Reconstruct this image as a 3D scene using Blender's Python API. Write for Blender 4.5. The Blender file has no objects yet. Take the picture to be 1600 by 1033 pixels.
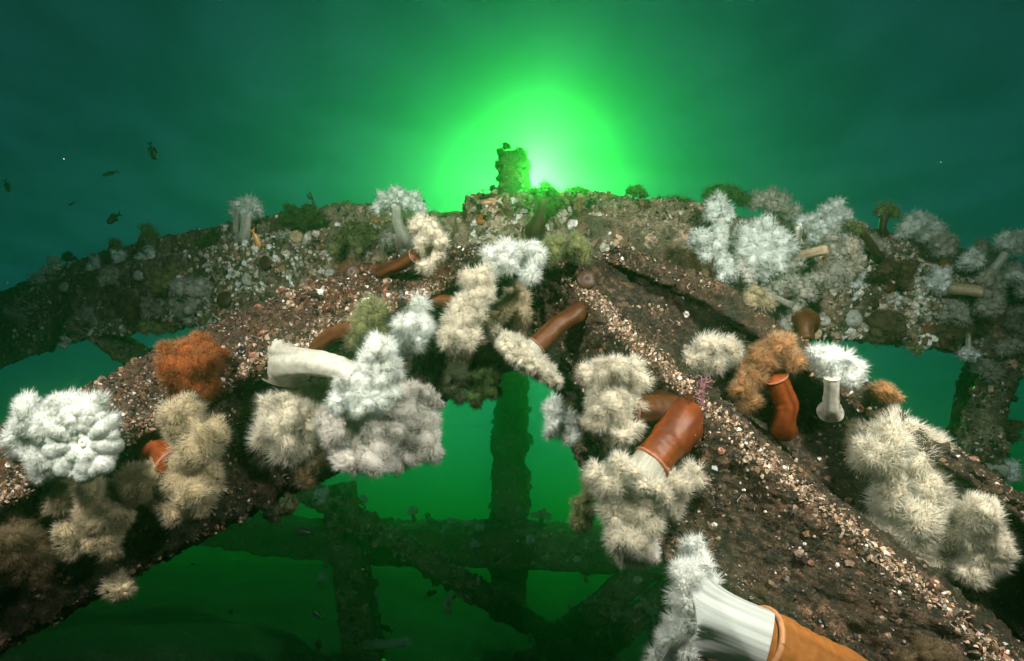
import bpy, math
import numpy as np
from mathutils import Vector, Matrix
from mathutils.bvhtree import BVHTree

SC = bpy.context.scene
COL = SC.collection
rng = np.random.default_rng(7)

# ------------------------------------------------------------------ camera
PITCH = math.radians(20.0)
CAMZ = 2.0
FPX = 953.0                                   # focal length in pixels of a 1600 px wide picture
cam_data = bpy.data.cameras.new('camera')
cam_data.sensor_width = 36.0
cam_data.sensor_fit = 'HORIZONTAL'
cam_data.lens = 36.0 * FPX / 1600.0
cam_data.clip_start = 0.02
cam_data.clip_end = 2000.0
cam = bpy.data.objects.new('camera', cam_data)
COL.objects.link(cam)
cam.location = (0, 0, CAMZ)
cam.rotation_euler = (math.pi / 2 + PITCH, 0, 0)
SC.camera = cam
CAM = np.array([0, 0, CAMZ])
RIGHT = np.array([1.0, 0, 0])
FWD = np.array([0, math.cos(PITCH), math.sin(PITCH)])
UP = np.array([0, -math.sin(PITCH), math.cos(PITCH)])

# ------------------------------------------------------------------ sky and sun
_s = RIGHT * (830 - 800) / FPX - UP * (291 - 516.5) / FPX + FWD
SUN_ELEV = math.asin(_s[2] / np.linalg.norm(_s))
SUN_AZ = math.atan2(_s[0], _s[1])             # clockwise from +Y
sun_dir = np.array([math.sin(SUN_AZ) * math.cos(SUN_ELEV), math.cos(SUN_AZ) * math.cos(SUN_ELEV), math.sin(SUN_ELEV)])
world = bpy.data.worlds.new('World')
SC.world = world
world.use_nodes = True
wn = world.node_tree.nodes
sky = wn.new('ShaderNodeTexSky')
sky.sky_type = 'NISHITA'
sky.sun_disc = False
sky.sun_elevation = SUN_ELEV
sky.sun_rotation = SUN_AZ
world.node_tree.links.new(sky.outputs['Color'], wn['Background'].inputs['Color'])
wn['Background'].inputs['Strength'].default_value = 0.05

sun_data = bpy.data.lights.new('sun', 'SUN')
sun_data.energy = 4.5
sun_data.angle = math.radians(1.6)           # the waves spread the sun's disc
sun_data.color = (1.0, 0.70, 0.12)
sun = bpy.data.objects.new('sun', sun_data)
COL.objects.link(sun)
sun.rotation_euler = Vector(-sun_dir).to_track_quat('-Z', 'Y').to_euler()

# the diver's two strobes, held out on arms beside the camera: they light the near steel and the animals
def strobe(loc, aim, watts, size_deg=115):
    d = bpy.data.lights.new('strobe', 'SPOT')
    d.energy = watts
    d.color = (1.0, 0.92, 0.80)
    d.spot_size = math.radians(size_deg)
    d.spot_blend = 0.9
    d.shadow_soft_size = 0.06
    o = bpy.data.objects.new('strobe', d)
    COL.objects.link(o)
    o.location = loc
    o.rotation_euler = Vector(np.array(aim) - np.array(loc)).to_track_quat('-Z', 'Y').to_euler()
    return o
strobe((-0.85, 0.10, CAMZ + 0.80), (-0.50, 1.7, CAMZ + 0.55), 205, 122)
strobe((0.92, 0.05, CAMZ + 0.85), (0.58, 1.7, CAMZ + 0.42), 280, 110)

# ------------------------------------------------------------------ render settings
SC.view_settings.view_transform = 'Standard'
SC.view_settings.look = 'None'
SC.view_settings.gamma = 1.0
SC.view_settings.use_curve_mapping = False
SC.view_settings.exposure = 0.15
SC.cycles.use_denoising = True
SC.cycles.volume_bounces = 3
SC.cycles.max_bounces = 7
SC.cycles.diffuse_bounces = 4
SC.cycles.glossy_bounces = 1
SC.cycles.transmission_bounces = 3
SC.cycles.transparent_max_bounces = 8
SC.cycles.sample_clamp_indirect = 4.0

# ------------------------------------------------------------------ helpers
def P(px, py, d):
    return CAM + RIGHT * ((px - 800.0) / FPX * d) - UP * ((py - 516.5) / FPX * d) + FWD * d

def hash3(ix, iy, iz, seed):
    h = (ix.astype(np.int64) * 374761393 + iy.astype(np.int64) * 668265263 + iz.astype(np.int64) * 2147483647 + seed * 1274126177) & 0xffffffff
    h = ((h ^ (h >> 13)) * 1274126177) & 0xffffffff
    h = ((h ^ (h >> 16)) * 2246822519) & 0xffffffff
    return ((h ^ (h >> 15)) & 0xffffff) / float(0xffffff)

def vnoise(p, seed=0):
    i = np.floor(p); f = p - i
    f = f * f * (3 - 2 * f)
    i = i.astype(np.int64)
    r = 0
    for a in (0, 1):
        for b in (0, 1):
            for c in (0, 1):
                w = (f[:, 0] if a else 1 - f[:, 0]) * (f[:, 1] if b else 1 - f[:, 1]) * (f[:, 2] if c else 1 - f[:, 2])
                r = r + w * hash3(i[:, 0] + a, i[:, 1] + b, i[:, 2] + c, seed)
    return r * 2 - 1

def fbm(p, scale, octaves=4, gain=0.5, seed=0):
    r = 0; a = 1.0; s = scale
    for k in range(octaves):
        r = r + a * vnoise(p * s + 17.3 * k, seed + k)
        a *= gain; s *= 2.03
    return r

def mesh_from(name, v, f, mat, smooth=True, col=None, fsize=None):
    """v (N,3); f (M,3) or (M,4) int arrays"""
    v = np.ascontiguousarray(v, dtype=np.float32); f = np.ascontiguousarray(f, dtype=np.int32)
    me = bpy.data.meshes.new(name)
    k = f.shape[1]
    me.vertices.add(len(v)); me.vertices.foreach_set('co', v.ravel())
    me.loops.add(f.size); me.loops.foreach_set('vertex_index', f.ravel())
    me.polygons.add(len(f))
    me.polygons.foreach_set('loop_start', np.arange(0, f.size, k, dtype=np.int32))
    me.polygons.foreach_set('loop_total', np.full(len(f), k, dtype=np.int32))
    me.polygons.foreach_set('use_smooth', np.full(len(f), smooth, dtype=bool))
    if col is not None:
        ca = me.color_attributes.new('Col', 'FLOAT_COLOR', 'POINT')
        c4 = np.ones((len(v), 4), dtype=np.float32); c4[:, :3] = col
        ca.data.foreach_set('color', c4.ravel())
    me.update(calc_edges=True)
    me.materials.append(mat)
    return me

def obj(name, me, parent=None, **props):
    o = bpy.data.objects.new(name, me)
    COL.objects.link(o)
    if parent is not None:
        o.parent = parent
    for k, val in props.items():
        o[k] = val
    return o

def empty(name, loc, **props):
    o = bpy.data.objects.new(name, None)
    COL.objects.link(o)
    o.location = Vector(loc)
    o.empty_display_size = 0.05
    for k, val in props.items():
        o[k] = val
    return o

def vert_normals(v, f):
    if f.shape[1] == 4:
        f = np.vstack([f[:, [0, 1, 2]], f[:, [0, 2, 3]]])
    n = np.cross(v[f[:, 1]] - v[f[:, 0]], v[f[:, 2]] - v[f[:, 0]])
    out = np.zeros_like(v)
    for k in range(3):
        np.add.at(out, f[:, k], n)
    return out / (np.linalg.norm(out, axis=1, keepdims=True) + 1e-12)

def unit(a):
    return a / (np.linalg.norm(a, axis=-1, keepdims=True) + 1e-12)

def frames(n):
    """two tangent vectors for each unit normal"""
    ref = np.where(np.abs(n[:, 2:3]) < 0.8, np.array([[0, 0, 1.0]]), np.array([[1.0, 0, 0]]))
    t = unit(np.cross(ref, n))
    return t, np.cross(n, t)

# ------------------------------------------------------------------ materials
def newmat(name):
    m = bpy.data.materials.new(name)
    m.use_nodes = True
    nt = m.node_tree
    return m, nt, nt.nodes, nt.links, nt.nodes['Principled BSDF']

def ramp(nodes, stops):
    r = nodes.new('ShaderNodeValToRGB')
    e = r.color_ramp.elements
    while len(e) < len(stops):
        e.new(0.5)
    for k, (p, c) in enumerate(stops):
        e[k].position = p; e[k].color = (*c, 1)
    return r

def crust_material(name, dark, mid, pale, rust, patch, scale=1.0):
    m, nt, N, L, B = newmat(name)
    tc = N.new('ShaderNodeNewGeometry')
    n1 = N.new('ShaderNodeTexNoise'); n1.inputs['Scale'].default_value = 55 * scale; n1.inputs['Detail'].default_value = 8; n1.inputs['Roughness'].default_value = 0.72
    n2 = N.new('ShaderNodeTexNoise'); n2.inputs['Scale'].default_value = 9 * scale; n2.inputs['Detail'].default_value = 4
    n3 = N.new('ShaderNodeTexNoise'); n3.inputs['Scale'].default_value = 4.3 * scale; n3.inputs['Detail'].default_value = 3
    vo = N.new('ShaderNodeTexVoronoi'); vo.inputs['Scale'].default_value = 95 * scale
    for n in (n1, n2, n3, vo):
        L.new(tc.outputs['Position'], n.inputs['Vector'])
    r1 = ramp(N, [(0.30, dark), (0.46, mid), (0.58, tuple(0.5 * (a + b) for a, b in zip(mid, pale))), (0.72, pale)])
    L.new(n1.outputs['Fac'], r1.inputs['Fac'])
    r2 = ramp(N, [(0.52, (0, 0, 0)), (0.66, (1, 1, 1))]); L.new(n2.outputs['Fac'], r2.inputs['Fac'])
    mx = N.new('ShaderNodeMix'); mx.data_type = 'RGBA'
    L.new(r2.outputs['Color'], mx.inputs['Factor']); L.new(r1.outputs['Color'], mx.inputs['A']); mx.inputs['B'].default_value = (*rust, 1)
    r3 = ramp(N, [(0.50, (0, 0, 0)), (0.62, (0.75, 0.75, 0.75))]); L.new(n3.outputs['Fac'], r3.inputs['Fac'])
    mx2 = N.new('ShaderNodeMix'); mx2.data_type = 'RGBA'
    L.new(r3.outputs['Color'], mx2.inputs['Factor']); L.new(mx.outputs['Result'], mx2.inputs['A']); mx2.inputs['B'].default_value = (*patch, 1)
    rv = ramp(N, [(0.0, (1, 1, 1)), (0.16, (0, 0, 0))]); L.new(vo.outputs['Distance'], rv.inputs['Fac'])
    mu = N.new('ShaderNodeMath'); mu.operation = 'MULTIPLY'; L.new(rv.outputs['Color'], mu.inputs[0]); L.new(n1.outputs['Fac'], mu.inputs[1])
    mx3 = N.new('ShaderNodeMix'); mx3.data_type = 'RGBA'
    L.new(mu.outputs['Value'], mx3.inputs['Factor']); L.new(mx2.outputs['Result'], mx3.inputs['A']); mx3.inputs['B'].default_value = (0.55, 0.5, 0.44, 1)
    n5 = N.new('ShaderNodeTexNoise'); n5.inputs['Scale'].default_value = 17 * scale; n5.inputs['Detail'].default_value = 5; n5.inputs['Roughness'].default_value = 0.65
    L.new(tc.outputs['Position'], n5.inputs['Vector'])
    r5 = ramp(N, [(0.58, (0, 0, 0)), (0.64, (0.8, 0.8, 0.8))]); L.new(n5.outputs['Fac'], r5.inputs['Fac'])
    mx5 = N.new('ShaderNodeMix'); mx5.data_type = 'RGBA'
    L.new(r5.outputs['Color'], mx5.inputs['Factor']); L.new(mx3.outputs['Result'], mx5.inputs['A']); mx5.inputs['B'].default_value = (*[1.5 * c for c in pale[:1]], *[1.25 * c for c in pale[1:]], 1)
    mx3 = mx5
    n4 = N.new('ShaderNodeTexNoise'); n4.inputs['Scale'].default_value = 260 * scale; n4.inputs['Detail'].default_value = 4; n4.inputs['Roughness'].default_value = 0.7
    L.new(tc.outputs['Position'], n4.inputs['Vector'])
    r4 = ramp(N, [(0.34, (0.28, 0.26, 0.24)), (0.52, (0.9, 0.9, 0.9)), (0.70, (1.9, 1.75, 1.55))]); L.new(n4.outputs['Fac'], r4.inputs['Fac'])
    mx4 = N.new('ShaderNodeMix'); mx4.data_type = 'RGBA'; mx4.blend_type = 'MULTIPLY'; mx4.inputs['Factor'].default_value = 1.0
    L.new(mx3.outputs['Result'], mx4.inputs['A']); L.new(r4.outputs['Color'], mx4.inputs['B'])
    L.new(mx4.outputs['Result'], B.inputs['Base Color'])
    B.inputs['Roughness'].default_value = 0.8
    B.inputs['Specular IOR Level'].default_value = 0.18
    bp = N.new('ShaderNodeBump'); bp.inputs['Strength'].default_value = 0.9; bp.inputs['Distance'].default_value = 0.006 / scale
    ad = N.new('ShaderNodeMath'); ad.operation = 'MULTIPLY_ADD'; ad.inputs[1].default_value = 0.45
    L.new(n4.outputs['Fac'], ad.inputs[0]); L.new(n1.outputs['Fac'], ad.inputs[2])
    L.new(ad.outputs['Value'], bp.inputs['Height']); L.new(bp.outputs['Normal'], B.inputs['Normal'])
    return m

M_CRUST_NEAR = crust_material('encrusted_steel', (0.005, 0.003, 0.003), (0.030, 0.016, 0.010), (0.13, 0.075, 0.048), (0.085, 0.028, 0.012), (0.022, 0.014, 0.010))
M_CRUST_MOSS = crust_material('mossy_steel', (0.006, 0.006, 0.004), (0.022, 0.015, 0.009), (0.11, 0.068, 0.042), (0.05, 0.028, 0.016), (0.014, 0.017, 0.010))
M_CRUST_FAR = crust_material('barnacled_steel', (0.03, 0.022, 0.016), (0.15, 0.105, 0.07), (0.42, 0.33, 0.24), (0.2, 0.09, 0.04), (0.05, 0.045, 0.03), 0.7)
M_RECESS_SHADE = crust_material('recess_shade_brown', (0.004, 0.003, 0.002), (0.018, 0.013, 0.008), (0.085, 0.058, 0.036), (0.026, 0.014, 0.008), (0.011, 0.012, 0.006))  # dark brown web growth, mostly the recess shade put into the colour
M_SEABED = crust_material('seabed_mud', (0.03, 0.03, 0.02), (0.07, 0.06, 0.04), (0.14, 0.12, 0.09), (0.06, 0.05, 0.03), (0.05, 0.05, 0.03), 0.12)

def attr_material(name, rough=0.42):
    m, nt, N, L, B = newmat(name)
    a = N.new('ShaderNodeVertexColor'); a.layer_name = 'Col'
    g = N.new('ShaderNodeNewGeometry')
    n = N.new('ShaderNodeTexNoise'); n.inputs['Scale'].default_value = 300; n.inputs['Detail'].default_value = 3
    L.new(g.outputs['Position'], n.inputs['Vector'])
    r = ramp(N, [(0.3, (0.45, 0.42, 0.4)), (0.65, (1, 1, 1))]); L.new(n.outputs['Fac'], r.inputs['Fac'])
    mx = N.new('ShaderNodeMix'); mx.data_type = 'RGBA'; mx.blend_type = 'MULTIPLY'; mx.inputs['Factor'].default_value = 1
    L.new(a.outputs['Color'], mx.inputs['A']); L.new(r.outputs['Color'], mx.inputs['B'])
    L.new(mx.outputs['Result'], B.inputs['Base Color'])
    B.inputs['Roughness'].default_value = rough
    return m
M_SHELL = attr_material('shell_lime')

def flesh_material(name, col, trans=0.45, var=0.25, scale=60.0):
    m = bpy.data.materials.new(name); m.use_nodes = True
    nt = m.node_tree; N = nt.nodes; L = nt.links
    N.remove(N['Principled BSDF'])
    out = N['Material Output']
    g = N.new('ShaderNodeNewGeometry')
    n = N.new('ShaderNodeTexNoise'); n.inputs['Scale'].default_value = scale; n.inputs['Detail'].default_value = 3
    L.new(g.outputs['Position'], n.inputs['Vector'])
    dk = tuple(c * (1 - var) for c in col); lt = tuple(min(0.92, c * (1 + 0.5 * var)) for c in col)
    r = ramp(N, [(0.35, dk), (0.65, lt)]); L.new(n.outputs['Fac'], r.inputs['Fac'])
    d = N.new('ShaderNodeBsdfDiffuse'); t = N.new('ShaderNodeBsdfTranslucent')
    L.new(r.outputs['Color'], d.inputs['Color']); L.new(r.outputs['Color'], t.inputs['Color'])
    mx = N.new('ShaderNodeMixShader'); mx.inputs['Fac'].default_value = trans
    L.new(d.outputs['BSDF'], mx.inputs[1]); L.new(t.outputs['BSDF'], mx.inputs[2])
    L.new(mx.outputs['Shader'], out.inputs['Surface'])
    return m

# ------------------------------------------------------------------ water: the surface far above and the body of water
def build_water():
    m = bpy.data.materials.new('water_surface'); m.use_nodes = True
    nt = m.node_tree; N = nt.nodes; L = nt.links
    N.remove(N['Principled BSDF'])
    t = N.new('ShaderNodeBsdfTransparent')
    g = N.new('ShaderNodeNewGeometry')
    n = N.new('ShaderNodeTexNoise'); n.inputs['Scale'].default_value = 1.1; n.inputs['Detail'].default_value = 1.5; n.inputs['Roughness'].default_value = 0.5; n.inputs['Distortion'].default_value = 0.0
    L.new(g.outputs['Position'], n.inputs['Vector'])
    r = ramp(N, [(0.36, (0.030, 0.20, 0.18)), (0.50, (0.044, 0.25, 0.22)), (0.64, (0.062, 0.30, 0.26))])
    L.new(n.outputs['Fac'], r.inputs['Fac'])
    L.new(r.outputs['Color'], t.inputs['Color'])
    L.new(t.outputs['BSDF'], N['Material Output'].inputs['Surface'])
    z = 6.7; s = 600
    me = mesh_from('water_surface', np.array([[-s, -s, z], [s, -s, z], [s, s, z], [-s, s, z]]), np.array([[0, 1, 2, 3]]), m, False)
    obj('water_surface', me, kind='structure')

def build_haze(lo, hi):
    m = bpy.data.materials.new('sea_water'); m.use_nodes = True
    nt = m.node_tree; N = nt.nodes; L = nt.links
    N.remove(N['Principled BSDF'])
    v = N.new('ShaderNodeVolumePrincipled')
    v.inputs['Color'].default_value = (0.11, 0.45, 0.15, 1)
    v.inputs['Absorption Color'].default_value = (0.13, 0.80, 0.50, 1)
    v.inputs['Density'].default_value = 0.18
    v.inputs['Anisotropy'].default_value = 0.945
    L.new(v.outputs['Volume'], N['Material Output'].inputs['Volume'])
    x0, y0, z0 = lo; x1, y1, z1 = hi
    vv = np.array([[x0, y0, z0], [x1, y0, z0], [x1, y1, z0], [x0, y1, z0], [x0, y0, z1], [x1, y0, z1], [x1, y1, z1], [x0, y1, z1]], float)
    ff = np.array([[0, 3, 2, 1], [4, 5, 6, 7], [0, 1, 5, 4], [1, 2, 6, 5], [2, 3, 7, 6], [3, 0, 4, 7]])
    obj('haze', mesh_from('haze', vv, ff, m, False), kind='stuff')
build_water()
build_haze((-60, -20, -2.6), (60, 75, 6.3))

# ------------------------------------------------------------------ seabed
def build_seabed():
    nx, ny = 190, 190
    xs = np.sign(np.linspace(-1, 1, nx)) * np.abs(np.linspace(-1, 1, nx)) ** 2.0 * 58
    ys = -18 + (np.linspace(0, 1, ny) ** 1.8) * 92
    X, Y = np.meshgrid(xs, ys)
    p = np.stack([X.ravel(), Y.ravel(), np.zeros(X.size)], 1)
    rise = np.clip((p[:, 1] - 2.2) / 2.6, 0, 1); rise = rise * rise * (3 - 2 * rise)
    h = -0.2 + rise * (1.05 + 0.62 * np.clip((-p[:, 0] - 0.3) / 2.4, 0, 1)) + (0.25 * fbm(p, 0.3, 4, 0.5, 3) + 0.10 * fbm(p, 1.6, 4, 0.6, 9)) * (0.3 + 0.7 * rise)
    p[:, 2] = h
    i = np.arange(nx * ny).reshape(ny, nx)
    f = np.stack([i[:-1, :-1], i[:-1, 1:], i[1:, 1:], i[1:, :-1]], -1).reshape(-1, 4)
    obj('seabed', mesh_from('seabed', p, f, M_SEABED), kind='structure')
build_seabed()

# ------------------------------------------------------------------ steel members
STRUCT_V, STRUCT_F = [], []; _off = [0]
def add_struct(v, f):
    if f.shape[1] == 4:
        f = np.vstack([f[:, [0, 1, 2]], f[:, [0, 2, 3]]])
    STRUCT_V.append(v); STRUCT_F.append(f + _off[0]); _off[0] += len(v)

def interp_rows(st, n):
    """st (S,K,3) -> (n,K,3), smooth (Catmull-Rom) along the member, even in arc length"""
    S = len(st)
    mid = st.mean(axis=1)
    u = np.concatenate([[0], np.cumsum(np.linalg.norm(np.diff(mid, axis=0), axis=1))]); u /= u[-1]
    t = np.linspace(0, 1, n)
    k = np.clip(np.searchsorted(u, t, side='right') - 1, 0, S - 2)
    w = ((t - u[k]) / (u[k + 1] - u[k]))[:, None, None]
    p0 = st[np.maximum(k - 1, 0)]; p1 = st[k]; p2 = st[k + 1]; p3 = st[np.minimum(k + 2, S - 1)]
    lin = p1 * (1 - w) + p2 * w
    cr = 0.5 * ((2 * p1) + (-p0 + p2) * w + (2 * p0 - 5 * p1 + 4 * p2 - p3) * w ** 2 + (-p0 + 3 * p1 - 3 * p2 + p3) * w ** 3)
    return 0.5 * lin + 0.5 * cr

def loft(stations, cell, amp, seed, freq=9.0):
    """closed tube through polygonal stations, subdivided to `cell`, roughened along its normals"""
    st = np.array(stations, float)
    length = np.linalg.norm(np.diff(st.mean(axis=1), axis=0), axis=1).sum()
    n = max(8, int(length / cell))
    rows = interp_rows(st, n)
    K = rows.shape[1]
    pieces = []; segcol = []
    for k in range(K):
        a = rows[:, k]; b = rows[:, (k + 1) % K]
        m = max(1, int(np.linalg.norm(b - a, axis=1).mean() / cell))
        w = (np.arange(m) / m)[None, :, None]
        segcol += [k] * m
        pieces.append(a[:, None] * (1 - w) + b[:, None] * w)
    g = np.concatenate(pieces, axis=1)
    n, m = g.shape[:2]
    v = g.reshape(-1, 3)
    i = np.arange(n * m).reshape(n, m)
    j = np.roll(i, -1, axis=1)
    f = np.stack([i[:-1], i[1:], j[1:], j[:-1]], -1).reshape(-1, 4)
    # orientation: outward
    c = np.repeat(g.mean(axis=1), m, axis=0)
    nn = vert_normals(v, f)
    if (nn * (v - c)).sum() < 0:
        f = f[:, ::-1]; nn = -nn
    v = v + nn * (amp * (0.8 * fbm(v, freq, 3, 0.5, seed) + 0.7 * fbm(v, freq * 5, 4, 0.6, seed + 5)))[:, None]
    # end caps
    caps = []
    nv = len(v)
    c0 = v[i[0]].mean(axis=0); c1 = v[i[-1]].mean(axis=0)
    v = np.vstack([v, c0, c1])
    cap0 = np.stack([i[0], np.roll(i[0], -1), np.full(m, nv), np.full(m, nv)], -1)
    cap1 = np.stack([np.roll(i[-1], -1), i[-1], np.full(m, nv + 1), np.full(m, nv + 1)], -1)
    f3 = np.vstack([f[:, [0, 1, 2]], f[:, [0, 2, 3]], cap0[:, :3], cap1[:, :3]])
    add_struct(v, f3)
    global LAST_SEG
    sg = np.tile(np.array(segcol), n - 1)
    LAST_SEG = np.concatenate([sg, sg, np.full(2 * m, -1)])
    return v, f3

def rel(v, base):
    return v - np.asarray(base)[None, :]

def lerp_poly(pts, x):
    a = np.array(pts, float)
    return float(np.interp(x, a[:, 0], a[:, 1]))

# left diagonal: a channel, its upper flange towards the light, the web recessed under a lip
def build_left_diagonal():
    T = [(-160, 756), (-40, 692), (130, 606), (340, 503), (540, 424), (720, 388), (860, 384)]
    Lp = [(-160, 858), (0, 778), (65, 748), (203, 671), (345, 601), (450, 550), (550, 500), (718, 428), (860, 402)]
    Bt = [(-160, 1120), (0, 1012), (103, 956), (212, 896), (344, 824), (409, 785), (509, 742), (600, 700), (694, 622), (760, 575), (860, 560)]
    D = [(-160, 1.10), (0, 1.16), (400, 1.36), (720, 1.55), (860, 1.64)]
    st = []
    for x in (-160, -40, 100, 240, 380, 500, 620, 740, 860):
        t, l, b, d = lerp_poly(T, x), lerp_poly(Lp, x), lerp_poly(Bt, x), lerp_poly(D, x)
        q = lambda y, dd, dx=0: P(x + dx, y, d + dd)
        st.append([q(t, 0.20), q(t + 4, 0.10), q(l, 0.0), q(l + 13, 0.004), q(l + 18, 0.085), q(b - 6, 0.075), q(b, 0.10), q(b, 0.26)])
    return loft(st, 0.0058, 0.014, 11)

def build_right_diagonal():
    S = [((850, 402), (812, 520), (965, 388), 1.64), ((960, 518), (880, 622), (1112, 446), 1.52), ((1050, 602), (905, 715), (1232, 522), 1.40),
         ((1200, 738), (1000, 812), (1402, 645), 1.22), ((1400, 905), (1066, 905), (1600, 785), 1.06), ((1580, 1050), (1094, 1060), (1800, 940), 0.95), ((1760, 1200), (1120, 1220), (2000, 1100), 0.86)]
    st = []
    for (r, e, u, d), rc in zip(S, (0.05, 0.09, 0.15, 0.22, 0.24, 0.24, 0.24)):
        q = lambda p, dd, dx=0, dy=0: P(p[0] + dx, p[1] + dy, d + dd)
        st.append([q(u, 0.40), q(u, 0.06), q(u, 0.065, -22, 18), q(u, rc + 0.06, -27, 22), q(r, rc, 36, -29), q(r, 0.012, 26, -21), q(r, 0.0), q(e, 0.15), q(e, 0.38)])
    return loft(st, 0.0058, 0.014, 23)

def build_crossbeam():
    TF = [(-120, 516), (0, 470), (130, 427), (235, 404), (356, 383), (500, 362), (650, 346), (800, 339), (950, 338), (1080, 346), (1250, 382), (1350, 398), (1470, 420), (1740, 485)]
    BF = [(-120, 620), (0, 572), (130, 528), (300, 506), (500, 484), (800, 455), (1000, 470), (1250, 522), (1350, 527), (1470, 542), (1740, 600)]
    TB = [(-120, 508), (0, 460), (130, 407), (241, 376), (359, 353), (500, 328), (590, 320), (680, 338), (730, 338), (1100, 338), (1250, 346), (1350, 358), (1470, 385), (1740, 450)]
    D = [(-120, 5.4), (130, 4.15), (400, 2.95), (800, 2.30), (1100, 2.35), (1350, 2.55), (1740, 3.1)]
    st = []
    for x in (-120, 0, 130, 260, 390, 520, 600, 680, 760, 900, 1050, 1150, 1250, 1350, 1470, 1600, 1740):
        tf, bf, tb, d = lerp_poly(TF, x), lerp_poly(BF, x), lerp_poly(TB, x), lerp_poly(D, x)
        st.append([P(x, bf, d + 0.02), P(x, tf, d), P(x, tf - 2, d + 0.16), P(x, tb - 3, d + 0.17), P(x, tb - 3, d + 0.25), P(x, bf, d + 0.27)])
    return loft(st, 0.0148, 0.017, 31, 6.0)

def build_cap_plate():
    st = []
    for x, y0, y1 in ((728, 309, 345), (760, 306, 345), (860, 308, 345), (960, 310, 345), (1060, 314, 350), (1108, 322, 356)):
        d = 2.38
        st.append([P(x, y1, d), P(x, y0, d + 0.01), P(x, y0, d + 0.16), P(x, y1, d + 0.16)])
    return loft(st, 0.012, 0.02, 37, 6.0)

def build_strut(pts, sides, cell, amp, seed, square=False):
    """pts: list of (px, py, depth, half width px)"""
    st = []
    c = np.array([P(*p[:3]) for p in pts])
    for k, p in enumerate(pts):
        a = c[min(k + 1, len(c) - 1)] - c[max(k - 1, 0)]; a /= np.linalg.norm(a)
        r = p[3] / FPX * p[2]
        side = np.cross(a, FWD); side /= np.linalg.norm(side)
        oth = np.cross(side, a)
        ang = np.arange(sides) / sides * 2 * math.pi + (math.pi / 4 if square else 0)
        k2 = math.sqrt(2) if square else 1
        st.append([c[k] + r * k2 * (math.cos(t) * side + math.sin(t) * oth) for t in ang])
    return loft(st, cell, amp, seed, 5.0)

# ------------------------------------------------------------------ encrusting life (real geometry, too small to pick apart)
FACE_W = [None]
def tri_sample(v, f, n, facing=-0.1, thresh=None):
    a = v[f[:, 0]]; b = v[f[:, 1]]; c = v[f[:, 2]]
    nn = np.cross(b - a, c - a); ar = np.linalg.norm(nn, axis=1); nn = nn / (ar[:, None] + 1e-12)
    ctr = (a + b + c) / 3
    view = unit(CAM - ctr)
    dist = np.linalg.norm(CAM - ctr, axis=1)
    w = ar * ((nn * view).sum(1) > facing)
    if thresh is not None:
        w = w * np.clip(thresh(ctr), 0, 1)
    if FACE_W[0] is not None:
        w = w * FACE_W[0]
    idx = rng.choice(len(f), n, p=w / w.sum())
    r1 = np.sqrt(rng.random(n))[:, None]; r2 = rng.random(n)[:, None]
    p = (1 - r1) * a[idx] + r1 * (1 - r2) * b[idx] + r1 * r2 * c[idx]
    return p, nn[idx]

def stamp(tv, tf, pos, nrm, scale, colors, squash=(1, 1, 1), tilt=0.35):
    n = len(pos)
    nz = unit(nrm + tilt * rng.normal(size=(n, 3)))
    t, b = frames(nz)
    th = rng.random(n) * 2 * math.pi
    tx = t * np.cos(th)[:, None] + b * np.sin(th)[:, None]
    ty = np.cross(nz, tx)
    sx = scale * (0.75 + 0.5 * rng.random(n)); sy = scale * (0.75 + 0.5 * rng.random(n)); sz = scale * (0.6 + 0.8 * rng.random(n))
    V = pos[:, None, :] + tv[None, :, 0:1] * (tx * sx[:, None])[:, None] + tv[None, :, 1:2] * (ty * sy[:, None])[:, None] + tv[None, :, 2:3] * (nz * sz[:, None])[:, None]
    F = tf[None] + (np.arange(n) * len(tv))[:, None, None]
    C = np.repeat(colors, len(tv), axis=0)
    return V.reshape(-1, 3), F.reshape(-1, 3), C

def barnacle_template(s=7):
    a = np.arange(s) / s * 2 * math.pi
    rings = [(1.0, -0.25), (0.60, 0.75), (0.36, 0.62)]
    v = [np.stack([r * np.cos(a), r * np.sin(a), np.full(s, z)], 1) for r, z in rings]
    v = np.vstack(v + [np.array([[0, 0, 0.18]])])
    f = []
    for k in range(2):
        for i in range(s):
            j = (i + 1) % s
            f += [[k * s + i, k * s + j, (k + 1) * s + j], [k * s + i, (k + 1) * s + j, (k + 1) * s + i]]
    for i in range(s):
        f.append([2 * s + i, 2 * s + (i + 1) % s, 3 * s])
    return v, np.array(f)

def lump_template():
    v = np.array([[1, 0, 0], [0.3, 0.95, 0], [-0.8, 0.6, 0], [-0.8, -0.6, 0], [0.3, -0.95, 0], [0.45, 0.35, 0.6], [-0.4, 0.3, 0.75], [0, -0.5, 0.65]], float)
    f = np.array([[0, 1, 5], [1, 2, 6], [1, 6, 5], [2, 3, 6], [3, 4, 7], [3, 7, 6], [4, 0, 7], [0, 5, 7], [5, 6, 7]])
    return v, f
def shard_template():
    a = np.array([0.2, 1.3, 2.6, 3.9, 5.2]); r = np.array([1.0, 0.7, 1.05, 0.6, 0.9])
    top = np.stack([r * np.cos(a), r * np.sin(a), 0.16 + 0.12 * np.sin(a * 2)], 1)
    bot = np.stack([r * np.cos(a) * 0.9, r * np.sin(a) * 0.9, -0.12 + 0.1 * np.cos(a)], 1)
    v = np.vstack([top, [[0.05, 0, 0.34]], [[0, 0.05, -0.30]]])
    f = [[i, (i + 1) % 5, 5] for i in range(5)] + [[(i + 1) % 5, i, 6] for i in range(5)]
    return v, np.array(f)
BARN = barnacle_template(6); LUMP = lump_template(); SHARD = shard_template()

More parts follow.
